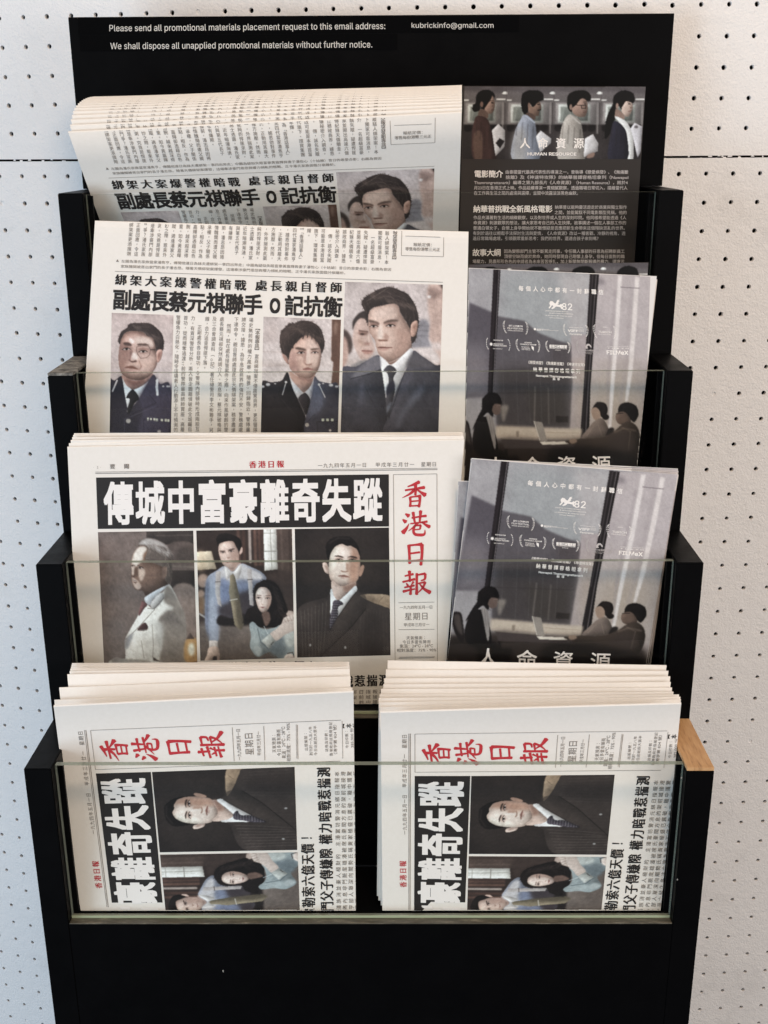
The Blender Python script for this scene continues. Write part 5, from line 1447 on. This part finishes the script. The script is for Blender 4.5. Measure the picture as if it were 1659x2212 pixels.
laurel(I, 529, 460, 92, 44); laurel(I, 993, 502, 92, 42); laurel(I, 1216, 522, 82, 46, 8, size=12)
laurel(I, 384, 568, 90, 42, 8, True); laurel(I, 613, 592, 88, 42); laurel(I, 843, 612, 90, 38)
I2 = D['faint_festival_mark'][0]
laurel(I2, 1076, 628, 86, 44)
L(I2, "2025 台北金馬影展", 1022, 1124, 640, 14); L(I2, "Taipei Golden Horse", 1030, 1118, 654, 9); L(I2, "Film Festival", 1050, 1098, 664, 9)
I2.poly(p8([(1054, 632), (1056, 612), (1070, 598), (1086, 598), (1100, 612), (1102, 626), (1092, 622), (1088, 612), (1078, 610), (1068, 618), (1074, 630)]))
I = D['director_credit'][0]
I.line("《戀愛病發》《無痛斷捨離》《神速特攻隊》", p8((605, 705)), p8((1036, 745)), 8.0, .01)
I.row("納華普譚容格坦拿列", p8((652, 757)), p8((980, 786)), 9.8, 10.6, off=.016)
I.line("Nawapol Thamrongrattanarit", p8((655, 797)), p8((964, 824)), 8.0, .03); I.row("編導", p8((790, 829)), p8((824, 832)), 6.4, 6.6, off=.012)
I = D['title_lettering'][0]
for ch, x, y in (("人", 300, 1398), ("命", 572, 1412), ("資", 826, 1420), ("源", 1086, 1428)): I.char(ch, p8((x, y)), 46, 44, ux=(1, 0.03), off=.008)
G_D = pic_poster()
D_PICS = [(G_D, p8)]
D_REF = [(1145.2, 1043.3), (1338.6, 1060.3), (1363.2, 1193.9), (1063.3, 1163), (1295.2, 1424.3), (1054, 1421.2), (1054, 1275.9), (1375.6, 1313)]
D_SEC = [(1125.7, 621.9), (1300.9, 630.5), (1332.2, 759.4), (1059.5, 744.3), (1304.5, 1003), (1069.5, 1005), (1062, 860.5), (1352, 878)]
H_SEC = homography(D_REF, D_SEC)


# ------------------------------------------------------------------ sheets of paper in the pockets
class Sheet:
    """one leaning sheet: photo outline (TL,TR,BR,BL) laid on the plane y = y0 + lean*(z-floor), edges run down to the pocket floor"""
    def __init__(s, corners, y0, floor, lean, wave=0.5, wl=170.0, ph=0.0, fold=None, curl=0.0):
        s.y0, s.z0, s.lean, s.wave, s.wl, s.ph, s.fold, s.curl = y0, floor, lean, wave, wl, ph, fold, curl
        P = on_plane(corners, y0, floor, lean)
        s.TL, s.TR = P[0], P[1]
        z = floor + 0.8
        def down(a, b):
            t = (z - a[2]) / (b[2] - a[2])
            return a + (b - a) * t
        s.BL, s.BR = down(P[0], P[3]), down(P[1], P[2])
        s.corners = np.array(corners, float)
        s.H = None

    def top_z(s, x):
        t = (x - s.TL[0]) / (s.TR[0] - s.TL[0])
        return s.TL[2] + (s.TR[2] - s.TL[2]) * np.clip(t, 0, 1)

    def bulge(s, x, z):
        d = s.wave * np.sin(2 * math.pi * x / s.wl + s.ph) * np.clip((z - s.z0) / 160.0, 0.15, 1.2) + 0.4 * s.wave * np.sin(2 * math.pi * (x * .37 + z) / (s.wl * .8) + s.ph * 2)
        if s.fold:                                   # the top strip rolls away from the viewer towards the fold
            e = np.maximum(0.0, z - (s.top_z(x) - s.fold))
            d = d + s.curl * e * e
        return d

    def place(s, pts, lift):
        P = s.settle(on_plane(pts, s.y0, s.z0, s.lean))
        P[:, 1] -= lift
        return P

    def settle(s, P):
        """slide points of the flat sheet along their sight lines onto the bulged one"""
        d = P - CAM
        Q = P
        for _ in range(5):
            y = s.y0 + s.bulge(Q[:, 0], Q[:, 2])
            t = (y + s.lean * (CAM[2] - s.z0) - CAM[1]) / (d[:, 1] - s.lean * d[:, 2])
            Q = CAM + d * t[:, None]
        return Q

    def shell(s, thick, nx=36, nz=40, bow=0.0):
        """closed folded paper: front, back and a rounded fold along the top"""
        F = []
        cols = nx + 1
        b = np.linspace(0, 1, nz + 1)
        if s.fold: b = b * b * 0.35 + b * 0.65
        a, b = np.meshgrid(np.linspace(0, 1, cols), b)
        a, b = a.reshape(-1, 1), b.reshape(-1, 1)
        front = s.settle((s.TL * (1 - a) + s.TR * a) * (1 - b) + (s.BL * (1 - a) + s.BR * a) * b)
        V = [tuple(p) for p in front] + [(p[0], p[1] + thick, p[2]) for p in front]
        n0 = cols * (nz + 1)
        for side in (0, 1):
            o = side * n0
            for j in range(nz):
                for i in range(nx):
                    q = (o + j * cols + i, o + j * cols + i + 1, o + (j + 1) * cols + i + 1, o + (j + 1) * cols + i)
                    F.append(q[::-1] if side == 0 else q)
        arcs = []
        for k in range(1, 4):                        # rounded top
            a = math.pi * k / 4
            row = []
            for i in range(nx + 1):
                f, bk = np.array(V[i]), np.array(V[n0 + i])
                c = (f + bk) / 2
                row.append(len(V))
                V.append((c[0], c[1] - math.cos(a) * thick / 2, c[2] + math.sin(a) * thick / 2))
            arcs.append(row)
        seq = [list(range(cols))] + arcs + [list(range(n0, n0 + cols))]
        for r0, r1 in zip(seq[:-1], seq[1:]):
            for i in range(nx): F.append((r0[i], r0[i + 1], r1[i + 1], r1[i]))
        for i in (0, nx):                            # sides
            for j in range(nz):
                q = (j * cols + i, (j + 1) * cols + i, n0 + (j + 1) * cols + i, n0 + j * cols + i)
                F.append(q if i else q[::-1])
            F.append(tuple(r[i] for r in seq[1:-1]) + (n0 + i, i))
        for i in range(nx):
            F.append((nz * cols + i, nz * cols + i + 1, n0 + nz * cols + i + 1, n0 + nz * cols + i))
        return V, F


def inside(corners, pts, m=0.0):
    """points inside the page outline (TL,TR,BR,BL), sides and top only"""
    def side(a, b): return (b[0] - a[0]) * (pts[:, 1] - a[1]) - (b[1] - a[1]) * (pts[:, 0] - a[0]) > m
    tl_, tr_, br_, bl_ = corners
    return side(tl_, tr_) & side(tr_, br_) & side(bl_, tl_)


def print_on(sheet, root, dsg, pics, H=None, only=None, names=None):
    for i, (pc, T) in enumerate(pics):
        p, f, c = pc.grid()
        d = T(p)
        if H is not None: d = hmap(H, d)
        ok = inside(sheet.corners, d, 2.0)
        P = sheet.place(d, 0.15)
        ok &= P[:, 2] > sheet.z0 + 1.5
        keep = ok[f].all(1)
        f = f[keep]
        if len(f) == 0: continue
        used = np.unique(f)
        mp = np.full(len(P), -1)
        mp[used] = np.arange(len(used))
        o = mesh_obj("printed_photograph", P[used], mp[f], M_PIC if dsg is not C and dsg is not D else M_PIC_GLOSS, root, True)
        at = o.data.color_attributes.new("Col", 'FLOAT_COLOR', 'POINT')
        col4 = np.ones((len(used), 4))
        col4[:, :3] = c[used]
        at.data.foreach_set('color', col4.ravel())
        if names and names[i]: o["label"] = names[i]
    for nm, (I, ink_name) in dsg.items():
        nm = nm.split('#')[0]
        if only and nm not in only: continue
        v, f, l = I.arrays()
        d = v if H is None else hmap(H, v)
        ok = inside(sheet.corners, d, 1.0)
        base = {'banner': 0.15, 'banner_lettering': 0.32}.get(nm, 0.30 if dsg in (A, B) else 0.32)
        P = sheet.place(d, base + l)
        ok &= P[:, 2] > sheet.z0 + 1.0
        f = f[ok[f].all(1)]
        if len(f) == 0: continue
        used = np.unique(f)
        mp = np.full(len(P), -1)
        mp[used] = np.arange(len(used))
        mesh_obj(nm, P[used], mp[f], INKS[ink_name], root)


def newspaper(sheet, label, thick, group=None, nx=36, nz=40):
    c = (sheet.BL + sheet.BR) / 2
    root = empty("newspaper", Vector((c[0], sheet.y0, sheet.z0)) * MM, label, "newspaper", group)
    V, F = sheet.shell(thick, nx, nz)
    mesh_obj("folded_sheets", V, F, M_NEWS, root, False)
    return root


def duplicate(root, label, group, keep=None):
    r = root.copy()
    COL.objects.link(r)
    for ch in root.children:
        if keep is not None and ch.name.split('.')[0] not in keep: continue
        c = ch.copy()
        c.parent = r
        COL.objects.link(c)
    r["label"] = label
    r["group"] = group
    return r


def fan(root, sheet, edges, depths, label, group, keep=('folded_sheets',), tilt=0.0, vary=0.0):
    """copies of a newspaper further back in its pocket, each with its top edge where the photo shows that edge"""
    keep_curl = sheet.curl
    if vary and sheet.fold: sheet.curl = 0.0034         # the ones behind lean back instead
    a0, b0 = sheet.settle(np.array([sheet.TL, sheet.TR]))
    yt = (a0[1] + b0[1]) / 2
    base = Vector(root.location)
    alts = []
    if vary:
        keep_ph = (sheet.ph, sheet.wave)
        for q in range(4):
            sheet.ph, sheet.wave = keep_ph[0] + 1.3 * q + 0.6, keep_ph[1] * (1.5 + 0.5 * (q % 2))
            o = mesh_obj("folded_sheets", *sheet.shell(vary), M_NEWS, root)
            alts.append(o.data)
            bpy.data.objects.remove(o)
        sheet.ph, sheet.wave = keep_ph
    sheet.curl = keep_curl
    for k, ((pl, pr), dy) in enumerate(zip(edges, depths)):
        q = on_plane([pl, pr], yt + dy)
        ang = math.atan2(q[1][2] - q[0][2], q[1][0] - q[0][0]) - math.atan2(b0[2] - a0[2], b0[0] - a0[0])
        r = duplicate(root, label, group, keep)
        if alts:
            for ch in r.children:
                if ch.name.startswith(('folded_sheets', 'paper')): ch.data = alts[k % len(alts)]
        # rotate about the y axis in the sheet's plane, then move so the middle of the top edge meets the photographed edge
        R = Matrix.Rotation(tilt * (k + 1) / len(depths), 3, 'X') @ Matrix.Rotation(-ang, 3, 'Y')
        mid0 = Vector((a0 + b0) / 2) * MM - base
        mid1 = Vector((q[0] + q[1]) / 2) * MM
        r.rotation_euler = R.to_euler()
        sx = float(np.clip(np.linalg.norm(q[1] - q[0]) / np.linalg.norm(b0 - a0), 0.93, 1.05))
        r.scale = (sx, 1, 1)
        m = Vector((mid0.x * sx, mid0.y, mid0.z))
        loc = mid1 - R @ m
        r.location = loc


# top pocket: a thick pile rolled over backwards at the fold
sh = Sheet([(147.5, 287), (997, 244), (990, 500), (214, 472)], 436.0, FLOOR[3], -0.58, 0.5, 260, 0.6, fold=26.0, curl=0.010)
n1 = newspaper(sh, "front newspaper of the rolled pile in the top pocket, bluish page with crime headline", 3.0, nx=40, nz=60)
print_on(sh, n1, A, A_PICS, H_TOP)
ys = [272, 260, 250, 241, 234, 228, 223, 219, 215.5, 212.5, 210, 208, 206.5, 205.5, 204.8]
xs = [149, 151, 153, 155.5, 158.5, 162, 166, 170, 174, 178, 182.5, 187, 191.5, 196, 200]
yr = [236, 229, 222.5, 217, 212, 208, 204.5, 201.5, 199, 197, 195, 193.5, 192.3, 191.3, 190.6]
fan(n1, sh, [((x, y), (997.5, z)) for x, y, z in zip(xs, ys, yr)], [4.6 * (k + 1) for k in range(15)],
    "newspaper rolled over behind the front copy in the top pocket", "newspapers piled behind the front copy in the top pocket", ('folded_sheets', 'news_columns', 'price_box'), tilt=-0.53)

# second pocket: one broad copy
sh = Sheet([(205, 479), (1012, 503), (1004, 933), (178, 931)], 238.0, FLOOR[2], 0.06, 0.9, 300, 2.0, fold=9.0, curl=0.012)
n2 = newspaper(sh, "single newspaper in the second pocket with three police portraits under its headline", 2.0)
print_on(sh, n2, A, A_PICS)

# third pocket: front page copy with a few more behind
sh = Sheet([(145.5, 967), (1003, 951), (964, 1430), (168, 1431)], 141.0, FLOOR[1], 0.05, 0.7, 330, 1.0)
n3 = newspaper(sh, "newspaper in the third pocket with black banner headline and red upright masthead", 1.6)
print_on(sh, n3, B, B_PICS)
fan(n3, sh, [((149, 959), (1002, 946)), ((153, 952), (1001, 943)), ((156, 946), (1000, 940)), ((158, 941), (1000, 938)), ((160, 937.5), (999, 935.5))], [2.4, 4.8, 7.2, 9.6, 12.0],
    "newspaper behind the banner headline copy in the third pocket, only its cream top edge showing", "newspapers behind the front copy in the third pocket", vary=1.3)

# lowest pocket: two sideways folded piles
sh = Sheet([(116, 1527), (763.5, 1495.5), (768.5, 1963), (173.5, 1963)], 22.0, FLOOR[0], 0.13, 0.5, 210, 0.4, fold=58.0, curl=-0.0030)
n4 = newspaper(sh, "front newspaper of the left pile in the lowest pocket, folded sideways with red masthead", 2.6)
print_on(sh, n4, B, B_PICS, H_T4L)
fan(n4, sh, [((118, 1513), (761, 1489)), ((128.5, 1486), (757, 1464)), ((146, 1457), (755.5, 1449)), ((151, 1450), (755, 1445)), ((152.5, 1445), (755, 1441.5)), ((154, 1440.5), (754.5, 1438.5)), ((155, 1436.5), (754.5, 1436)), ((156, 1433), (754, 1434))],
    [5.0, 12.0, 20.0, 25.0, 30.0, 35.0, 40.0, 45.0], "blank topped newspaper fanned behind the front copy of the lowest left pile", "newspapers fanned in the lowest left pile", vary=1.7)
sh = Sheet([(822, 1540), (1471.5, 1521), (1427, 1966), (826, 1963)], 22.0, FLOOR[0], 0.13, 0.5, 230, 1.7, fold=54.0, curl=-0.0034)
n5 = newspaper(sh, "front newspaper of the right pile in the lowest pocket beside the bare wood strip", 2.6)
print_on(sh, n5, B, B_PICS, H_T4R)
fan(n5, sh, [((820, 1529), (1471, 1513)), ((818.5, 1519), (1470, 1508)), ((818, 1510), (1467, 1503)), ((820, 1502), (1455, 1497)), ((823, 1490), (1452, 1488)), ((828, 1480), (1449, 1476)), ((830, 1467), (1448, 1464)), ((833.6, 1448), (1444, 1452)), ((837.5, 1428), (1440, 1440))],
    [4.5, 9.0, 13.5, 19.0, 25.0, 31.0, 37.0, 44.0, 51.0], "blank topped newspaper fanned behind the front copy of the lowest right pile", "newspapers fanned in the lowest right pile", vary=1.7)


def leaflet(sheet, label, dsg, pics, H, group=None, dark=False, names=None):
    c = (sheet.BL + sheet.BR) / 2
    root = empty("leaflet", Vector((c[0], sheet.y0, sheet.z0)) * MM, label, "leaflet", group)
    V, F = sheet.shell(0.35, 24, 30)
    mesh_obj("paper", V, F, None, root, False, [M_LEAF_DARK if dark else M_LEAF_EDGE])
    print_on(sheet, root, dsg, pics, H, names=names)
    return root


# film leaflets on the right
sh = Sheet([(1000, 186), (1395, 187.5), (1370.6, 566), (992.5, 566)], 372.0, FLOOR[3], 0.06, 0.5, 300, 0.3)
l1 = leaflet(sh, "dark film leaflet in the top pocket showing four people queueing above a white synopsis", C, C_PICS, None, dark=True)
fan(l1, sh, [((998.5, 186.6), (1394, 188)), ((999.6, 187.2), (1393.5, 188.6))], [1.4, 2.8], "film leaflet hidden behind the synopsis leaflet in the top pocket", "film leaflets behind the synopsis leaflet", ('paper', 'printed_photograph'))

sh2 = Sheet([(1012.4, 579), (1418.6, 597), (1376, 1010), (1003.5, 1010)], 238.0, FLOOR[2], 0.06, 0.6, 260, 1.0)
l2 = leaflet(sh2, "film leaflet in the second pocket showing an office meeting by tall windows", D, D_PICS, H_SEC)
fan(l2, sh2, [((1013, 581), (1416.5, 599)), ((1014, 583), (1413, 603)), ((1014, 582), (1420, 604))], [1.2, 2.3, 3.4], "office meeting leaflet behind the front one in the second pocket", "office leaflets stacked in the second pocket", ('paper', 'printed_photograph'))
sh = Sheet([(1012, 571), (1401, 567), (1376, 930), (1004, 930)], 243.5, FLOOR[2], 0.06, 0.4, 300, 0.3)
HB = homography([(1000, 186), (1395, 187.5), (1382, 343.5), (998.5, 343.5)], [(1010, 569), (1402, 566.5), (1392, 716), (1009, 720)])
l2b = leaflet(sh, "reversed film leaflet peeking above the office leaflet in the second pocket, heads at its top", C, C_PICS, HB, dark=True)

sh3 = Sheet([(1019, 990), (1464.7, 1024.7), (1396, 1433.5), (966, 1429)], 127.0, FLOOR[1], 0.05, 0.6, 260, 2.0)
l3 = leaflet(sh3, "tilted film leaflet in the third pocket with office meeting and festival laurels", D, D_PICS, None)
fan(l3, sh3, [((990, 1038.7), (1438, 1044)), ((1017, 991), (1464.5, 1013)), ((1018, 992), (1465.5, 1018)), ((1019, 993), (1462, 1021)), ((1020, 994), (1466, 1026))], [6.6, 5.3, 4.0, 2.7, 1.3],
    "film leaflet fanned out behind the tilted one in the third pocket", "leaflets fanned behind the tilted one", ('paper', 'printed_photograph'))


# ------------------------------------------------------------------ lettered tape strips on the backboard
def tape(quad, text, a, b, h, label):
    P = on_plane(quad, YF[4])
    root = empty("label_strip", Vector((P[:, 0].mean(), YF[4], P[:, 2].mean())) * MM, label, "label")
    V = [(p[0], YF[4] - 0.45, p[2]) for p in P] + [(p[0], YF[4] - 0.05, p[2]) for p in P]
    mesh_obj("tape", V, [(3, 2, 1, 0), (0, 1, 5, 4), (1, 2, 6, 5), (2, 3, 7, 6), (3, 0, 4, 7)], M_TAPE, root)
    I = Ink()
    I.line(text, a, b, h)
    v, f, l = I.arrays()
    Q = on_plane(v, YF[4])
    Q[:, 1] -= 0.6 + l
    mesh_obj("lettering", Q, f, M_STRIPTXT, root)


tape([(168, 38), (885, 34), (885, 71), (170, 75)], "Please send all promotional materials placement request to this email address:", (236.5, 58), (832, 53), 27.0,
     "glossy black label strip with the placement request line, topmost on the backboard")
tape([(887, 36), (1121, 35), (1120.5, 69), (887, 70.5)], "kubrickinfo@gmail.com", (889, 52.5), (1066, 52.5), 21.5, "short glossy black label strip with the email address")
tape([(172, 77), (858, 73.5), (858, 107.5), (174, 111)], "We shall dispose all unapplied promotional materials without further notice.", (238.5, 96.5), (804, 93), 27.0,
     "glossy black label strip warning that unapplied materials are disposed")
